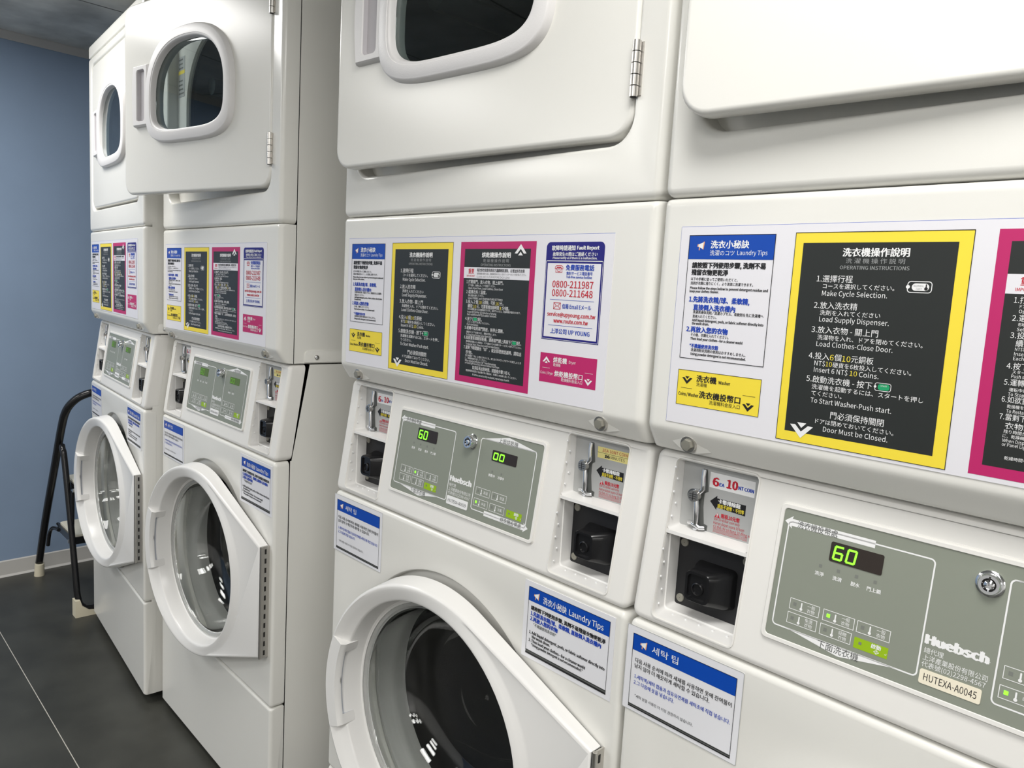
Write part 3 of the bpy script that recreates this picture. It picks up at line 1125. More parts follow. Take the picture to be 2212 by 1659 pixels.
def program_button(lines, lit, wd, hgt):
    """outlined membrane button with lamp, thermometer and caption; origin at its lower left corner"""
    m = MB()
    y1, y2 = KY - 0.0003, KY - 0.0005
    m.rect(0, wd, 0, hgt, KY - 0.0001, 'keypad')
    m.outline([(0, 0), (wd, 0), (wd, hgt), (0, hgt)], 0.0006, y1, 'white')
    m.rect(0.0035, 0.0068, hgt * 0.36, hgt * 0.68, y1, 'led' if lit else 'ledoff')
    tx = wd * 0.40
    m.poly(rrect(tx - 0.0007, tx + 0.0007, hgt * 0.22, hgt * 0.84, 0.0006, 3), y1, 'white')
    m.poly([(tx + 0.0015 * cos(2 * pi * i / 14), hgt * 0.24 + 0.0015 * sin(2 * pi * i / 14)) for i in range(14)], y2, 'white')
    if len(lines) == 2:
        text(m, lines[0], wd * 0.60, hgt * 0.52, wd * 0.86, hgt * 0.36, y1, 'white')
        text(m, lines[1], wd * 0.60, hgt * 0.10, wd * 0.86, hgt * 0.36, y1, 'white')
    else:
        text(m, lines[0], wd * 0.56, hgt * 0.28, wd * 0.86, hgt * 0.42, y1, 'white')
    m.shear(S, 0)
    return m.mesh('program_button', 0)


def start_button(s_):
    m = MB()
    y1 = KY - 0.0004
    m.rect(0, 0.0315, 0, 0.0105, KY - 0.0002, 'lime')
    text(m, s_, 0.0160, 0.0055, 0.0250, 0.0042, y1, 'white', 0.01)
    m.outline([(0.0192, 0.0030), (0.0214, 0.0012), (0.0236, 0.0030), (0.0214, 0.0048)], 0.0005, y1, 'white')
    m.rect(0.0211, 0.0217, 0.0018, 0.0042, y1, 'white')
    m.rect(0.0045, 0.0072, 0.0045, 0.0072, y1, 'ledoff')
    m.rect(0.0288, 0.0305, 0.0034, 0.0038, y1, 'white')
    m.rect(0.0302, 0.0305, 0.0034, 0.0050, y1, 'white')
    m.shear(S, 0)
    return m.mesh('start_button', 0)


SEG = {'0': 'abcdef', '6': 'acdefg', '2': 'abged'}


def seven(m, ch, x, z, w, h, t, y, key):
    k = 0.10
    hz = lambda a, b, zz: [(x + a + k * zz, z + zz - t / 2), (x + b + k * zz, z + zz - t / 2), (x + b + k * zz, z + zz + t / 2), (x + a + k * zz, z + zz + t / 2)]
    vt = lambda xx, a, b: [(x + xx - t / 2 + k * a, z + a), (x + xx + t / 2 + k * a, z + a), (x + xx + t / 2 + k * b, z + b), (x + xx - t / 2 + k * b, z + b)]
    S7 = {'a': hz(0, w, h), 'd': hz(0, w, 0), 'g': hz(0, w, h / 2), 'f': vt(0, h / 2, h), 'b': vt(w, h / 2, h), 'e': vt(0, 0, h / 2), 'c': vt(w, 0, h / 2)}
    for sgm in SEG[ch]:
        m.poly(S7[sgm], y, key)


def display(x0, x1, z0, z1, digits, bright):
    m = MB()
    y = KY - 0.0006
    lens = 'lens' if bright else 'lensgreen'
    L = [at(rrect(x0, x1, z0, z1, 0.0018, 4), KY + 0.0002), at(rrect(x0, x1, z0, z1, 0.0018, 4), y)]
    m.loft(L, lens)
    m.fill([L[-1]], lens)
    d = (x1 - x0)
    for i, ch in enumerate(digits):
        seven(m, ch, x0 + d * (0.075 + i * 0.25), z0 + 0.0032, d * 0.155, (z1 - z0) - 0.0070, 0.0019, y - 0.0003, 'led' if bright else 'leddim')
    m.shear(S, 0.86)
    return m.mesh('display', 0)


def key_lock(dark):
    m = MB()
    P = [(0.0115, KY), (0.0115, KY - 0.0015), (0.0105, KY - 0.0022), (0.0100, KY - 0.0026), (0.0098, KY - 0.0105), (0.0090, KY - 0.0118), (0.0062, KY - 0.0118), (0.0060, KY - 0.0090)]
    if dark:
        P = [(0.0115, KY), (0.0115, KY - 0.0015), (0.0105, KY - 0.0022), (0.0092, KY - 0.0022), (0.0090, KY - 0.0050), (0.0082, KY - 0.0060), (0.0058, KY - 0.0060), (0.0055, KY - 0.0030)]
    m.lathe(P, 0, 0, 'chrome', 32)
    y = P[-1][1]
    m.lathe([(P[-1][0], y), (0.0042, y)], 0, 0, 'slot', 24)
    m.lathe([(0.0042, y), (0.0042, y - 0.0022), (0.0034, y - 0.0028), (0.0004, y - 0.0028)], 0, 0, 'chrome', 24)
    m.box(-0.0007, 0.0007, y - 0.0032, y - 0.0006, 0.0030, 0.0072, 'slot')
    m.shear(S, 0)
    return m.mesh('key_lock')


def serial_tag(s_):
    m = MB()
    y = KY - 0.0006
    big = s_.endswith('45')
    lp = rrect(0.3205, 0.3705, 0.9085, 0.9215, 0.0018, 4)
    m.loft([at(lp, KY), at(lp, y)], 'cream' if big else 'white')
    m.fill([at(lp, y)], 'cream' if big else 'white')
    text(m, s_, 0.3243, 0.9122, 0.3672, 0.0062 if big else 0.0048, y - 0.0002, 'black')
    m.shear(S, 0.86)
    return m.mesh('serial_tag', 0)


# ---------------------------------------------------------------- printed sheets (x mm from the yellow panel, z mm down from its top)
def printed(fn, name):
    m = MB()
    fn(m)
    return m.mesh(name, 0, weld=False)


mm = lambda v: v / 1000.0
YP, YT = -0.0010, -0.0013


def R(m, a, b, t, bt, key, y=YP):
    m.rect(mm(a), mm(b), mm(bt), mm(t), y, key)


def T(m, s_, a, z, b, h, key, bold=0.0, y=YT):
    text(m, s_, mm(a), mm(z), mm(b) if b is not None else None, mm(h), y, key, bold)


def border(m, a, b, t, bt, w, key, y=YT):
    m.outline([(mm(a), mm(bt)), (mm(b), mm(bt)), (mm(b), mm(t)), (mm(a), mm(t))], mm(w), y, key)


def p_tips(m):
    R(m, -123, -21.4, -1, -137.2, 'sheet')
    R(m, -123, -21.4, -1, -27, 'blue', YT + 0.0001)
    border(m, -123, -21.4, -1, -137.2, 0.7, 'black')
    megaphone(m, mm(-108), mm(-12), mm(9.5), YT)
    T(m, '洗衣小秘訣', -95.6, -15.3, -50.3, 8.0, 'white', 0.012)
    T(m, '洗濯のコツ', -95.9, -23.0, -66.4, 5.6, 'white')
    T(m, 'Laundry Tips', -63.0, -22.2, -28.8, 4.6, 'white')
    T(m, '請按照下列使用步驟, 洗劑不易', -116.8, -36.6, -29.5, 6.0, 'black', 0.022)
    T(m, '殘留衣物更乾淨', -116.8, -44.4, -72, 6.0, 'black', 0.022)
    T(m, '以下の手順に従ってご使用いただくと、', -117, -50.3, -59.5, 3.3, 'black', 0.008)
    T(m, '洗剤が衣類に残りにくく、より清潔に洗濯できます。', -117, -54.9, -41.6, 3.3, 'black', 0.008)
    T(m, 'Please follow the steps below to prevent detergent residue and', -117.2, -59.8, -24.4, 2.6, 'black', 0.018)
    T(m, 'keep your clothes cleaner.', -117.3, -63.4, -81, 2.6, 'black', 0.018)
    T(m, '1.先將洗衣精/球、柔軟精,', -117, -74.2, -43.9, 6.2, 'bluetext', 0.02)
    T(m, '直接倒入洗衣槽內', -110.8, -83.0, -59.6, 6.2, 'bluetext', 0.02)
    T(m, '洗濯用液体洗剤／洗濯カプセル、柔軟剤を先に洗濯槽へ', -110.9, -86.8, -26.4, 3.4, 'black', 0.008)
    T(m, '直接入れてください。', -110.9, -91.4, -81, 3.4, 'black', 0.008)
    T(m, 'Add liquid detergent, pods, or fabric softener directly into', -111, -95.4, -25.7, 2.7, 'black', 0.018)
    T(m, 'the wash drum.', -111, -99.0, -89.5, 2.7, 'black', 0.018)
    T(m, '2.再放入您的衣物', -117.3, -107.6, -66, 6.2, 'bluetext', 0.02)
    T(m, 'その後、衣類を入れてください。', -111.2, -112, -64.3, 3.4, 'black', 0.008)
    T(m, 'Then load your clothes—for a cleaner wash!', -111.2, -116, -47.2, 2.7, 'black', 0.018)
    T(m, '*不建議使用洗衣粉', -111.5, -125, -75.6, 4.4, 'bluetext', 0.02)
    T(m, '洗濯用粉末洗剤の使用はおすすめしません。', -109.4, -129, -42.6, 3.4, 'black', 0.008)
    T(m, 'Using powder detergent is not recommended.', -109.4, -133, -41.8, 2.7, 'black', 0.018)


def p_wtag(m):
    R(m, -123, -21.7, -150.7, -190.2, 'yellow')
    border(m, -123, -21.7, -150.7, -190.2, 0.5, 'black')
    chevron(m, mm(-110.9), mm(-157.6), mm(13.2), 'black', YT)
    T(m, '洗衣機', -98.9, -162.2, -74.1, 7.2, 'black', 0.012)
    T(m, 'Washer', -71.3, -161.4, -57.2, 3.4, 'black', 0.012)
    T(m, '洗濯機', -98.6, -167.2, -85.3, 4.2, 'black')
    R(m, -118, -103.7, -170.7, -171.1, 'black', YT)
    T(m, 'Coins / Washer', -120.6, -179.6, -94.8, 3.6, 'black', 0.012)
    T(m, '洗衣機投幣口', -93.9, -179.8, -43.6, 7.4, 'black', 0.012)
    T(m, '洗濯機料金投入口', -80.6, -185.4, -43.4, 4.4, 'black')
    R(m, -41.4, -26.9, -169.6, -170.0, 'black', YT)
    chevron(m, mm(-34.2), mm(-177.4), mm(13.4), 'black', YT)


def p_washer(m):
    R(m, 0, 158, 0, -208.6, 'yellow')
    border(m, 0, 158, 0, -208.6, 0.6, 'black')
    R(m, 8.4, 146.8, -10, -198.6, 'panelblack', YP - 0.0001)
    g = 'white'
    T(m, '洗衣機操作說明', 48.2, -23.2, 107.9, 7.6, g, 0.012)
    T(m, '洗 濯 機 操 作 説 明', 51.8, -29.6, 104.8, 4.6, 'greytext')
    T(m, 'OPERATING INSTRUCTIONS', 46.8, -35.2, 109.2, 3.4, 'greytext', 0.006)
    T(m, '1.選擇行程', 25.6, -48.0, 60.2, 6.6, g)
    T(m, 'コースを選択してください。', 32.3, -54.2, 98.4, 4.8, g)
    T(m, 'Make Cycle Selection.', 32.2, -61.0, 92.9, 4.8, g)
    T(m, '2.放入洗衣精', 25.6, -73.8, 67.3, 6.6, g)
    T(m, '洗剤を入れてください', 32.2, -80.0, 88.9, 4.8, g)
    T(m, 'Load Supply Dispenser.', 32.1, -86.2, 97.2, 4.8, g)
    T(m, '3.放入衣物 - 關上門', 25.6, -97.6, 88.9, 6.6, g)
    T(m, '洗濯物を入れ、ドアを閉めてください。', 32.2, -104.0, 128, 4.8, g)
    T(m, 'Load Clothes-Close Door.', 32.0, -110.4, 103.2, 4.8, g)
    T(m, '4.投入', 25.6, -123.4, 46.0, 6.6, g)
    T(m, '6', 46.6, -123.0, 50.4, 5.4, 'ytext')
    T(m, '個', 51.0, -123.4, 57.6, 6.6, g)
    T(m, '10', 58.4, -123.0, 66.4, 5.4, 'ytext')
    T(m, '元銅板', 67.0, -123.4, 87.6, 6.6, g)
    T(m, 'NT$', 32.0, -129.4, 42.6, 4.6, g)
    T(m, '10', 43.2, -129.4, 49.4, 4.6, 'ytext')
    T(m, '硬貨を6枚投入してください。', 50.0, -129.8, 121.4, 4.8, g)
    T(m, 'Insert 6 NT$', 32.2, -135.9, 65.0, 4.8, g)
    T(m, '10', 67.0, -135.9, 74.0, 4.8, 'ytext')
    T(m, 'Coins.', 75.8, -135.9, 93.7, 4.8, g)
    T(m, '5.啟動洗衣機 - 按下', 25.6, -146.4, 88.9, 6.6, g)
    T(m, '洗濯機を起動するには、スタートを押し', 31.8, -153.0, 134, 4.8, g)
    T(m, 'てください。', 32.1, -159.4, 62, 4.8, g)
    T(m, 'To Start Washer-Push start.', 32.1, -166.4, 108.3, 4.8, g)
    T(m, '門必須保持關閉', 53.1, -179.8, 103, 6.8, g)
    T(m, 'ドアは閉めておいてください。', 39.0, -186.6, 112.5, 4.8, g)
    T(m, 'Door Must be Closed.', 47.5, -193.4, 108, 4.8, g)
    # push button pictures
    m.outline(rrect(mm(109.5), mm(129.5), mm(-54.8), mm(-45.0), mm(2.6), 4), mm(0.7), YT, g)
    m.poly(rrect(mm(113), mm(127.4), mm(-53.2), mm(-46.6), mm(3.2), 5), YT, g)
    T(m, 'NORMAL', 114.6, -49.6, 123.2, 1.7, 'greytext', 0, YT - 0.0002)
    T(m, 'HOT', 116.8, -52.4, 121.6, 1.7, 'greytext', 0, YT - 0.0002)
    m.poly([(mm(125 + 1.5 * cos(2 * pi * i / 12)), mm(-51.2 + 1.5 * sin(2 * pi * i / 12))) for i in range(12)], YT - 0.0002, 'black')
    m.rect(mm(124.5), mm(125.5), mm(-51), mm(-47.2), YT - 0.0002, 'black')
    m.poly([(mm(109.8 + 1.7 * cos(2 * pi * i / 12)), mm(-49.9 + 1.7 * sin(2 * pi * i / 12))) for i in range(12)], YT - 0.0001, g)
    m.outline(rrect(mm(91.4), mm(105.5), mm(-146.6), mm(-139.4), mm(1.8), 4), mm(0.5), YT, g)
    m.poly(rrect(mm(94), mm(104.4), mm(-145.8), mm(-140.2), mm(2.2), 5), YT, 'green')
    T(m, 'START', 96.4, -142.6, 102.2, 1.3, g, 0, YT - 0.0002)
    m.poly([(mm(91.6 + 1.2 * cos(2 * pi * i / 12)), mm(-143 + 1.2 * sin(2 * pi * i / 12))) for i in range(12)], YT - 0.0001, g)
    chevron(m, mm(25.6), mm(-188.4), mm(23.6), 'white', YT)


def p_dryer(m):
    a0, a1 = 175.9, 333.0
    R(m, a0, a1, 0.3, -207.6, 'magenta')
    R(m, 185.6, 323, -9.8, -198.2, 'panelblack', YP - 0.0001)
    R(m, 185.6, 323, -36.6, -52.8, 'sheet', YP - 0.0002)
    g = 'white'
    chevron(m, mm(303.5), mm(-19.0), mm(23.4), 'white', YT, up=True)
    T(m, '烘乾機操作說明', 224.2, -22.4, 284.1, 7.2, g, 0.012)
    T(m, '乾 燥 機 操 作 説 明', 227.5, -29.2, 281, 4.6, 'greytext')
    T(m, 'OPERATING INSTRUCTIONS', 222.6, -34.5, 285.2, 3.4, 'greytext', 0.006)
    T(m, '重要', 195.8, -46.0, 208.4, 7.0, 'red', 0.012)
    T(m, 'IMPORTANT', 192.6, -50.6, 210.5, 2.8, 'red', 0.006)
    T(m, '每次烘衣前請先將前方濾網棉絮清除，以增加烘衣效果', 215, -43.0, 313.6, 4.8, 'black', 0.01)
    T(m, '毎回乾燥機を使用する前に、乾燥効果を高めるため、前方のフィルターのホコリを取り除いてください。', 215, -47.2, 317, 3.0, 'black')
    T(m, 'CLEAN LINT FILTER BEFORE EACH LOAD', 214.8, -51.5, 284.4, 2.8, 'darkgrey')
    L = [('1.打開扉門，放入衣物，關上扉門。', 192.8, -60.6, 272.6, 5.4), ('ドアを開け、衣類を入れ、ドアを閉めてください。', 197.3, -64.6, 256, 3.0), ('Open Dryer Door, Load Clothes, Close Door', 197.1, -68.4, 272.3, 2.8),
         ('2.選擇衣料 / 溫度。', 193.2, -75.4, 238, 5.4), ('布地/温度を選択してください。', 197.8, -79.4, 233, 3.0), ('Select FABRIC and TEMPERATURE SETTINGS', 197.5, -83.2, 272.6, 2.8),
         ('スタートボタンを押してください。', 198.4, -118.6, 248, 3.0), ('Push start Button.', 198.1, -122, 224, 2.8),
         ('5.運轉中如將扉門開啟，將停止運轉。', 193.5, -128.6, 278.2, 5.4), ('運転中にドアを開けると、運転が停止します。', 197.8, -133.4, 264, 3.0), ('To Stop Dryer During Cycle-Open Door', 197.5, -137, 255, 2.8),
         ('乾燥機を再開したい場合は、ドアを閉めてから再度スタートボタンを押してください。', 198, -147.4, 316, 3.0), ('To Restart Dryer, Close Door and Push start Button.', 197.9, -151.2, 272, 2.8),
         ('7.當剩下時間顯示“00”，或全部燈號熄滅時，請取出', 193.5, -157.6, 316, 5.4), ('衣物。', 198.4, -164.8, 214, 5.4), ('残り時間が「00」と表示されたとき、またはパネルランプがすべて消灯したとき', 198, -168.6, 316.7, 3.0),
         ('に、乾燥機を取り出してください。', 197.8, -172.4, 246, 3.0), ('When Display Indicates "00" Time Remaining', 197.9, -176, 266, 2.8), ('or Panel Light Goes Out, Remove Clothes From Dryer.', 198, -179.4, 274, 2.8),
         ('如須延長加熱時間，請重複步驟 3 和 4。', 215.2, -186.6, 296.5, 5.4), ('乾燥時間を延長する必要がある場合は、手順3と4を繰り返してください。', 201, -190.8, 310, 3.0), ('If clothes are not as dry as desired, repeat steps 3 and 4.', 216.4, -195.6, 295.6, 2.8),
         ('NT$10硬貨2枚で16分間乾燥できます。追加で入れると、乾燥時間が延長されます。', 198.1, -99.6, 310, 3.0), ('Insert NT$20 for 16 minutes of drying.', 197.9, -103.4, 262, 2.8), ('Each additional NT$10 adds 8 minutes.', 197.7, -107.2, 262, 2.8)]
    for s_, a, z, b, h in L:
        T(m, s_, a, z, b, h, g)
    for parts, z in ((((g, '3.投入 2 個', 193.5, 220.5), ('ytext', '10', 222, 228.6), (g, '元銅板，可烘', 230, 257), ('ytext', '16', 258.6, 265), (g, '分。', 266.4, 275)), -89.6),
                     (((g, '續投', 198, 209), ('ytext', '10', 210.6, 217), (g, '元，可累積增加總時間', 218.4, 266), ('ytext', '8', 267.6, 270.8), (g, '分鐘。', 272.2, 287.4)), -96.0),
                     (((g, '4.按下', 193.8, 209), (g, '鈕。', 222, 231)), -115.0),
                     (((g, '6.如欲重新啟動烘乾機，請將扉門關上再按下', 193.5, 294), (g, '鈕。', 306.4, 315)), -143.0)):
        for key, s_, a, b in parts:
            T(m, s_, a, z, b, 5.4 if not s_.isdigit() else 4.6, key)
    for a, z in ((210.5, -115.0), (295.4, -143.0)):
        m.outline(rrect(mm(a), mm(a + 10.2), mm(z - 0.2), mm(z + 5.4), mm(1.2), 3), mm(0.4), YT, g)
        m.poly(rrect(mm(a + 1.6), mm(a + 9.4), mm(z + 0.5), mm(z + 4.7), mm(1.6), 4), YT, 'green')


def p_fault(m):
    lp = rrect(mm(352.2), mm(451.2), mm(-129.6), mm(-1.4), mm(7), 6)
    lp = [(x, z) if z > mm(-60) else ((mm(352.2) if x < mm(400) else mm(451.2)), mm(-129.6) + 1e-6 * i) for i, (x, z) in enumerate(lp)]
    m.poly([(mm(352.2), mm(-129.6)), (mm(451.2), mm(-129.6)), (mm(451.2), mm(-8.4))] + [(mm(444.2 + 7 * cos(a)), mm(-8.4 + 7 * sin(a))) for a in [pi / 2 * k / 6 for k in range(1, 7)]]
           + [(mm(359.2 + 7 * cos(a)), mm(-8.4 + 7 * sin(a))) for a in [pi / 2 + pi / 2 * k / 6 for k in range(0, 7)]], YP, 'navy')
    R(m, 354.8, 448.8, -25.2, -25.7, 'white', YT)
    R(m, 356.2, 447.4, -28.8, -125.6, 'sheet', YT + 0.0001)
    border(m, 353.6, 450.0, -26.0, -128.4, 0.5, 'white')
    T(m, '故障時請通知', 362, -12.4, 403, 6.4, 'white', 0.012)
    T(m, 'Fault Report', 406, -11.2, 442.4, 4.6, 'white', 0.02)
    T(m, '故障発生の際はご連絡ください', 364.4, -19.6, 440.2, 5.0, 'white', 0.008)
    T(m, 'Please notify us if there is a malfunction.', 364.8, -23.4, 440.2, 2.9, 'white', 0.01)
    y = YT - 0.0002
    T(m, '免費服務電話', 389.1, -37.8, 436.4, 7.0, 'bluetext', 0.014, y)
    T(m, '無料サービス電話番号', 390.6, -43.8, 434.4, 4.4, 'bluetext', 0.008, y)
    T(m, 'Toll-free service hotline', 390.6, -47.7, 433.9, 3.0, 'bluetext', 0.016, y)
    T(m, '0800-211987', 367.1, -60.2, 436.8, 8.8, 'red', 0.006, y)
    T(m, '0800-211648', 367.1, -71.6, 436.8, 8.8, 'red', 0.006, y)
    R(m, 364.2, 439.9, -75.9, -76.4, 'bluetext', y)
    R(m, 363.9, 440, -109.6, -110.1, 'bluetext', y)
    T(m, '信箱 Email Eメール', 386.8, -87.4, 435.8, 6.0, 'bluetext', 0.01, y)
    T(m, 'service@upyoung.com.tw', 361, -97.8, 443.6, 5.2, 'red', 0.014, y)
    T(m, 'www.route.com.tw', 373.1, -106.2, 432.2, 5.2, 'red', 0.014, y)
    T(m, '上洋公司 UP YOUNG', 368.5, -120.8, 436.2, 6.6, 'bluetext', 0.012, y)
    border(m, 371.6, 383.6, -80.2, -88.4, 0.7, 'red', y)                       # envelope
    for a, b in (((371.6, -80.2), (377.6, -85.0)), ((383.6, -80.2), (377.6, -85.0)), ((371.6, -88.4), (376, -83.8)), ((383.6, -88.4), (379.2, -83.8))):
        d = Vector((b[0] - a[0], b[1] - a[1])).normalized()
        n_ = Vector((-d.y, d.x)) * 0.35
        m.poly([(mm(a[0] + n_.x), mm(a[1] + n_.y)), (mm(a[0] - n_.x), mm(a[1] - n_.y)), (mm(b[0] - n_.x), mm(b[1] - n_.y)), (mm(b[0] + n_.x), mm(b[1] + n_.y))], y, 'red')
    q = lambda pts: [(mm(377 + a), mm(-36.4 + b)) for a, b in pts]                 # telephone
    m.outline(q([(-5.6, -4), (5.6, -4), (5.2, -1), (2.6, 2.0), (-2.6, 2.0), (-5.2, -1)]), mm(0.7), y, 'red')
    m.outline(q([(2.4 * cos(2 * pi * i / 14), -1.4 + 2.0 * sin(2 * pi * i / 14)) for i in range(14)]), mm(0.7), y, 'red')
    m.outline(q([(-7, 0.4), (-4.4, 0.6), (-3.4, 2.6), (3.4, 2.6), (4.4, 0.6), (7, 0.4), (6.8, 2.6), (4.6, 4.6), (-4.6, 4.6), (-6.8, 2.6)]), mm(0.7), y, 'red')


def p_dtag(m):
    R(m, 352.8, 451.6, -147.5, -186.8, 'magenta')
    w = 'white'
    chevron(m, mm(364.6), mm(-161.2), mm(13.6), w, YT, up=True)
    T(m, '烘乾機', 377.2, -159.2, 401.2, 7.2, w, 0.01)
    T(m, 'Dryer', 404.8, -157.9, 416.7, 3.8, w)
    T(m, '乾燥機', 377.6, -164.2, 390.4, 4.2, w)
    R(m, 358, 371.6, -167.3, -167.7, w, YT)
    T(m, 'Coins / Dryer', 354.8, -176.0, 378.1, 3.6, w)
    T(m, '烘乾機投幣口', 380.6, -177.4, 429.4, 7.4, w, 0.01)
    T(m, '乾燥機料金投入口', 393, -182.6, 429.6, 4.4, w)
    R(m, 432.9, 446.2, -166.8, -167.2, w, YT)
    chevron(m, mm(439.3), mm(-174.0), mm(13.4), w, YT)


def sheet_base(m):
    m.box(mm(-134.5), mm(465.5), -0.0008, -0.00005, mm(-212), mm(8.5), 'sheet')
    R(m, -134.5, 465.5, 8.9, 8.5, 'bluetext', -0.0006)
    R(m, -134.9, -134.5, 8.5, -212, 'bluetext', -0.0006)


# notices on the washers: x, z in mm from the upper left corner of the blue heading
def n_korean(m):
    m.box(mm(-9.4), mm(146.6), -0.0008, -0.00005, mm(-98.4), mm(9), 'paper')
    m.outline(rrect(mm(-9.4), mm(146.6), mm(-98.4), mm(9), mm(2), 3), mm(0.8), -0.0009, 'plate')
    R(m, 0, 139, 0, -20.8, 'blue')
    border(m, 0, 139, 0, -90.4, 0.6, 'black')
    R(m, -0.3, 139.3, -89.6, -93.6, 'darkgrey')
    R(m, -0.3, 139.3, -92.2, -93.6, 'black', YT)
    megaphone(m, mm(15.5), mm(-10), mm(10.5), YT)
    T(m, '세탁 팁', 27.8, -15.2, 64.6, 9.0, 'white')
    T(m, '다음 사용 순서에 따라 세제를 사용하면 옷에 잔여물이', 5.2, -35.2, 135.6, 5.6, 'black', 0.006)
    T(m, '남지 않아 더 깨끗하게 세탁할 수 있습니다.', 5.0, -42.4, 108.6, 5.6, 'black', 0.006)
    T(m, '1.세탁액/세탁 캡슐과 섬유유연제를 세탁조에 직접 넣습니다.', 5.8, -55.4, 135.6, 5.2, 'bluetext', 0.006)
    T(m, '2.그 다음에 옷을 넣습니다.', 5.6, -63.2, 63.4, 5.2, 'bluetext', 0.006)
    T(m, '*세탁 분말 사용은 더 이상 권장하지 않습니다.', 8.4, -79.4, 90.5, 4.0, 'black')


def n_chinese(m):
    m.box(mm(-8.6), mm(151.4), -0.0008, -0.00005, mm(-103.6), mm(7.6), 'paper')
    R(m, 0, 143.6, 0, -20.2, 'blue')
    border(m, 0, 143.6, 0, -92.4, 0.6, 'black')
    R(m, -0.4, 144, -91.6, -97.4, 'darkgrey')
    R(m, -0.4, 144, -94.8, -97.4, 'black', YT)
    megaphone(m, mm(15), mm(-10), mm(11), YT)
    T(m, '洗衣小秘訣', 27.6, -16.6, 70.4, 9.6, 'white', 0.006)
    T(m, 'Laundry Tips', 75, -15.6, 133.4, 8.0, 'white', 0.006)
    T(m, '請按照下列使用步驟, 洗劑不易殘留衣物更乾淨', 5.8, -32.0, 138, 5.8, 'black', 0.02)
    T(m, '1.先將洗衣精/球、柔軟精, 直接倒入洗衣槽內', 5.7, -40.2, 131.4, 6.2, 'bluetext', 0.022)
    T(m, '2.再放入您的衣物', 5.5, -47.8, 56.8, 6.2, 'bluetext', 0.022)
    T(m, '*不建議使用洗衣粉*', 12, -54.4, 54.8, 4.6, 'darkgrey', 0.006)
    T(m, '1. Add liquid detergent, pods, or fabric softener directly into', 5, -66.6, 139.8, 4.0, 'black', 0.018)
    T(m, 'the wash drum.', 10.4, -72.2, 45, 4.0, 'black', 0.018)
    T(m, '2. Then load your clothes—for a cleaner wash!', 5, -78.2, 108.3, 4.0, 'black', 0.018)
    T(m, '*Using powder detergent is not recommended.*', 10.2, -83.6, 104.4, 3.6, 'black', 0.018)


# ---------------------------------------------------------------- assemble the stacks
WASHER_LABEL = {1: 'nearest white coin washer, cut off by the right edge, with a cream serial tag',
                2: 'white coin washer in the middle, round door cut off by the photo bottom',
                3: 'white coin washer with its whole round door in view, left of the open gap',
                4: 'farthest white coin washer, beside the black step ladder and the blue wall'}
DRYER_LABEL = {1: 'nearest white dryer at the top right, plain ajar door with its window out of frame',
               2: 'white dryer in the middle whose window is cut off by the top of the photo',
               3: 'white dryer whose door stands open widest with the whole window visible',
               4: 'farthest white dryer with closed door, next to the blue wall'}
SHEET_LABEL = {1: 'nearest white instruction sheet, large yellow panel, cut off by the right edge',
               2: 'white instruction sheet with all four panels readable, on the middle dryer',
               3: 'white instruction sheet on the dryer whose door stands open widest',
               4: 'farthest white instruction sheet, on the dryer next to the blue wall'}
KN_LABEL = {1: 'nearest blue-headed Korean notice, low at the right under the cream-tagged control panel',
            2: 'blue-headed Korean notice on the middle washer, left above its round door',
            3: 'blue-headed Korean notice on the washer beside the open gap, above its door handle side',
            4: 'farthest blue-headed Korean notice, on the washer next to the step ladder'}
CN_LABEL = {2: 'nearest blue-headed Chinese laundry tips notice, on the middle washer, right of its door',
            3: 'blue-headed Chinese and English tips notice on the washer beside the open gap, above its hinge',
            4: 'farthest blue-headed Chinese and English tips notice, on the washer by the step ladder'}
WDOOR = {1: 0.030, 2: 0.047, 3: 0.062, 4: 0.055}
DDOOR = {1: 0.075, 2: 0.0735, 3: 0.182, 4: -0.004}
SHEETPOS = {1: (0.16344, 1.31777), 2: (0.15785, 1.31321), 3: (0.16234, 1.31143), 4: (0.15942, 1.31777)}
KNPOS = {1: (0.0085, 0.8392), 2: (0.0110, 0.8415), 3: (0.0185, 0.8425), 4: (0.0150, 0.8405)}
CNPOS = {2: (0.5175, 0.8385), 3: (0.5205, 0.8395), 4: (0.5060, 0.8405)}
TAG = {1: 'HUTEXA-A0045', 2: 'HUTEXA-A0039'}

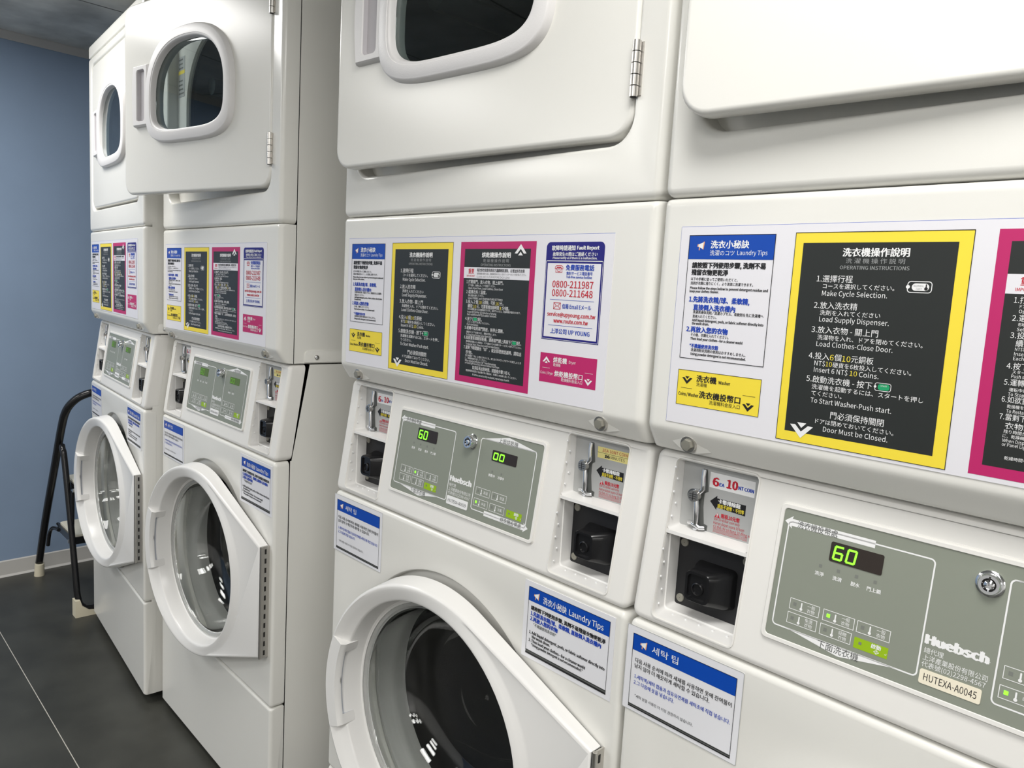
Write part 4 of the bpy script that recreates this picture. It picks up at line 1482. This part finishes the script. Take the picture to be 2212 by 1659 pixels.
for i in (1, 2, 3, 4):
    x, y, t, dz = PLACE[i]
    # ---- washer
    w = thing('washing_machine', WASHER_LABEL[i], 'washing machine', (x, y, 0), t, 'front-loading washers in a row')
    z0 = (0, 0, dz)
    c = link('cabinet', cached('wcab', washer_cabinet), w, z0)
    if i == 4:
        c.scale = (1, 0.58, 1)
    link('front_panel', cached('wfront', washer_front), w, z0)
    link('kick_panel', cached('wkick', kick_panel), w, z0)
    link('gasket', cached('gasket', gasket), w, z0)
    link('drum', cached('wdrum', washer_drum), w, z0)
    for fx in (0.06, W - 0.06):
        for fy in (0.10, 0.32):
            link('foot', cached('foot', foot), w, (fx, fy, 0.002))
    d = link('door', cached('pdoor', porthole_door), w, (PX, 0, dz), WDOOR[i])
    link('door_handle', cached('phandle', door_handle), d)
    link('door_glass', cached('pglass', porthole_glass), d)
    link('hinge', cached('phinge', piano_hinge), w, (PX + 0.0005, 0, dz))
    cp = link('control_panel', cached('fascia', fascia), w, z0)
    kp = link('keypad', cached('keypad', keypad), w, z0)
    first = i <= 2
    link('display', cached('dispW%d' % first, lambda: display(0.2235, 0.2745, 0.9925, 1.0120, '60', first)), kp)
    link('display', cached('dispD%d' % first, lambda: display(0.4065, 0.4590, 0.9930, 1.0090, '00', first)), kp)
    yl = lambda z: (z - 0.86) * S
    for (bx, bz, ls, lit) in ((0.1922, 0.9335, ('一般', '衣物'), 0), (0.2270, 0.9335, ('一般', '衣物'), 1), (0.2605, 0.9335, ('一般', '衣物'), 0),
                              (0.1918, 0.9190, ('免燙', '衣物'), 0), (0.2262, 0.9190, ('細緻', '衣物'), 0)):
        lit = lit and first
        link('program_button', cached('pb%s%d' % (ls[0], lit), lambda: program_button(ls, lit, 0.0305, 0.0108)), kp, (bx, yl(bz), bz))
    for (bx, bz, ls, lit) in ((0.3835, 0.9378, ('高溫',), 0), (0.4190, 0.9378, ('低溫',), 0), (0.3825, 0.9208, ('中溫',), 1), (0.4180, 0.9208, ('冷風',), 0)):
        lit = lit and first
        link('program_button', cached('pb%s%d' % (ls[0], lit), lambda: program_button(ls, lit, 0.0310, 0.0108)), kp, (bx, yl(bz), bz))
    link('start_button', cached('sb1', lambda: start_button('啟動')), kp, (0.2600, yl(0.9178), 0.9178))
    link('start_button', cached('sb1', lambda: start_button('啟動')), kp, (0.4540, yl(0.9205), 0.9205))
    kl = link('key_lock', cached('kl%d' % (i == 1), lambda: key_lock(i == 1)), kp, (0.3595 if i > 1 else 0.3630, yl(1.0130), 1.0130))
    link('serial_tag', cached('tag%d' % (i if i < 3 else 3), lambda: serial_tag(TAG.get(i, 'HUTEXA-A0039'))), kp)
    for side, hx in (('L', OPEN_L), ('R', OPEN_R)):
        off = hx[0] - OPEN_L[0]
        tr = link('coin_tray', cached('tray' + side, lambda: coin_tray(hx)), w, z0)
        pl = link('coin_plate', cached('plate' + side, lambda: coin_plate(hx[0], side == 'R')), w, z0)
        link('coin_lever', cached('lever', coin_lever), pl, (off, 0, 0))
        bx = link('coin_box', cached('box', coin_box), w, (off, 0, dz))
        link('lock_housing', cached('lockh', lock_housing), bx)
        for sx, sz in ((0.0412, 0.9545), (0.0412, 0.8845), (0.1235, 0.9545), (0.1235, 0.8845)):
            link('screw', cached('rscrew', round_screw), bx, (sx, 0, sz))
    # ---- dryer
    ZD = ZG
    g = thing('tumble_dryer', DRYER_LABEL[i], 'dryer', (x, y, ZD + dz), t, 'dryers stacked on the washers')
    zd = (0, 0, -ZD)
    c = link('cabinet', cached('dcab', dryer_cabinet), g, zd)
    tp = link('top_panel', cached('dtop', dryer_top), g, zd)
    if i == 4:
        c.scale = (1, 0.58, 1)
        tp.scale = (1, 0.58, 1)
    link('front_panel', cached('dfront', dryer_front), g, zd)
    link('drum', cached('ddrum', dryer_drum), g, zd)
    ap = link('access_panel', cached('apanel', access_panel), g, zd)
    for bx, bz in ((0.057, 1.082), (0.618, 1.085)):
        link('bolt', cached('bolt', bolt), ap, (bx, 0.0010 + (ZF - 0.0065 - bz) * 0.62, bz))
    sdc = link('side_cover', cached('scover', side_cover), g, zd)
    if i == 4:
        sdc.scale = (1, 0.58, 1)
    link('screw', cached('xscrew', screw_x), sdc, (W + 0.0022, 0.0896, 1.0818))
    link('warning_label', cached('wlab', warning_label), g, zd)
    d = link('door', cached('ddoor', door_with_hole), g, (0.636, 0.0, -ZD), DDOOR[i])
    link('window_frame', cached('wframe', window_frame), d)
    link('door_glass', cached('wglass', window_glass), d)
    link('door_handle', cached('dhandle', dryer_handle), d)
    for hz in (1.4785, 1.7750):
        link('hinge', cached('dhinge', dryer_hinge), g, (0.636, 0.0, hz - ZD))
    # ---- printed sheet on the dryer
    ct, st = cos(t), sin(t)
    sx, sz = SHEETPOS[i]
    sh = thing('instruction_sheet', SHEET_LABEL[i], 'instruction sheet', (x + ct * sx, y + st * sx, sz + dz), t, 'instruction sheets on the dryers',
               cached('shbase', lambda: printed(sheet_base, 'sheet_base')))
    link('tips_panel', cached('ptips', lambda: printed(p_tips, 'tips_panel')), sh)
    link('washer_tag', cached('pwtag', lambda: printed(p_wtag, 'washer_tag')), sh)
    link('washer_panel', cached('pwash', lambda: printed(p_washer, 'washer_panel')), sh)
    link('dryer_panel', cached('pdry', lambda: printed(p_dryer, 'dryer_panel')), sh)
    link('fault_panel', cached('pfault', lambda: printed(p_fault, 'fault_panel')), sh)
    link('dryer_tag', cached('pdtag', lambda: printed(p_dtag, 'dryer_tag')), sh)
    # ---- notices on the washer
    kx, kz = KNPOS[i]
    thing('laundry_notice', KN_LABEL[i], 'notice', (x + ct * kx, y + st * kx, kz + dz), t, 'Korean notices on the washers', cached('nk', lambda: printed(n_korean, 'korean_notice')))
    if i in CNPOS:
        kx, kz = CNPOS[i]
        thing('laundry_notice', CN_LABEL[i], 'notice', (x + ct * kx, y + st * kx, kz + dz), t, 'Chinese notices on the washers', cached('nc', lambda: printed(n_chinese, 'chinese_notice')))


# ---------------------------------------------------------------- step ladder against the blue wall
def smooth(pts, n=6):
    P = [Vector(p) for p in pts]
    out = []
    for i in range(len(P) - 1):
        p0, p1, p2, p3 = P[max(i - 1, 0)], P[i], P[i + 1], P[min(i + 2, len(P) - 1)]
        for k in range(n):
            u = k / n
            out.append(0.5 * ((2 * p1) + (-p0 + p2) * u + (2 * p0 - 5 * p1 + 4 * p2 - p3) * u * u + (-p0 + 3 * p1 - 3 * p2 + p3) * u ** 3))
    out.append(P[-1])
    return out


lad = thing('step_ladder', 'black tubular step ladder with pale treads and feet, against the blue wall', 'step ladder', (-2.62, 0.15, 0))
LO = Vector((2.62, -0.15, 0))
YN, YQ = -0.030, 0.345                          # near and far side frames


def LM(name, mb, parent=None):
    mb.shift(*LO)
    return link(name, mb.mesh(name), parent or lad)


m = MB()
side = [(-2.872, YN, 0.045), (-2.75, YN, 0.268), (-2.60, YN, 0.508), (-2.50, YN, 0.668), (-2.455, YN + 0.004, 0.735), (-2.432, YN + 0.022, 0.773), (-2.418, YN + 0.052, 0.797), (-2.412, YN + 0.10, 0.806)]
far = [(a, YN + YQ - b, c) for a, b, c in reversed(side)]
m.tube(smooth(side + far), 0.0135, 'tube', 14)
LM('rear_frame', m)
m = MB()
leg = [(-2.520, YN + 0.006, 0.600), (-2.506, YN + 0.004, 0.590), (-2.492, YN + 0.006, 0.560), (-2.45, YN + 0.010, 0.385), (-2.405, YN + 0.015, 0.160), (-2.388, YN + 0.018, 0.070), (-2.382, YN + 0.032, 0.032), (-2.378, YN + 0.075, 0.020)]
far = [(a, YN + YQ - b, c) for a, b, c in reversed(leg)]
m.tube(smooth(leg + far), 0.0105, 'tube', 14)
LM('front_frame', m)
for yy, sg in ((YN, 1), (YQ, -1)):
    m = MB()
    m.cyl((-2.868, yy, 0.0), (-2.860, yy, 0.052), 0.0185, 'footpad', 18, r1=0.0165)
    LM('rear_foot', m)
    m = MB()
    y0 = yy + sg * 0.004
    P0 = [(-2.402, y0, 0.062), (-2.402, y0, 0.0), (-2.398, y0 + sg * 0.090, 0.0), (-2.398, y0 + sg * 0.090, 0.012), (-2.400, y0 + sg * 0.045, 0.020), (-2.401, y0 + sg * 0.022, 0.040), (-2.402, y0 + sg * 0.016, 0.062)]
    P1 = [(a + 0.040, b, c) for a, b, c in P0]
    m.loft([P0, P1], 'footpad')
    m.fill([P0], 'footpad')
    m.fill([P1], 'footpad')
    LM('front_foot', m)
for z, xa, xb in ((0.272, -2.660, -2.455), (0.478, -2.555, -2.385)):
    m = MB()
    ya, yb = YN + 0.020, YQ - 0.020
    m.box(xa, xb, ya, yb, z - 0.030, z - 0.004, 'tube')
    f = LM('step', m)
    m = MB()
    lp = rrect(xa + 0.004, xb - 0.006, ya + 0.006, yb - 0.006, 0.012, 4)
    m.loft([[(a, b, z - 0.004) for a, b in lp], [(a, b, z + 0.003) for a, b in lp]], 'tread')
    m.fill([[(a, b, z + 0.003) for a, b in lp]], 'tread')
    LM('tread', m, f)
    m = MB()
    m.cyl((xa - 0.03, ya + 0.008, z - 0.014), (xa, ya + 0.008, z - 0.014), 0.006, 'tube', 10)
    m.cyl((xb - 0.012, ya - 0.012, z - 0.018), (xb - 0.012, ya + 0.004, z - 0.018), 0.007, 'steel', 12)
    LM('step_bracket', m, f)
m = MB()
m.tube(smooth([(-2.775, YN + 0.012, 0.150), (-2.755, YN + 0.014, 0.205), (-2.71, YN + 0.016, 0.238), (-2.64, YN + 0.020, 0.248)]), 0.007, 'tube', 10)
LM('brace', m)
m = MB()
m.tube([(-2.410, YN + 0.012, 0.455), (-2.445, YN + 0.018, 0.290)], 0.006, 'tube', 10)
LM('brace', m)
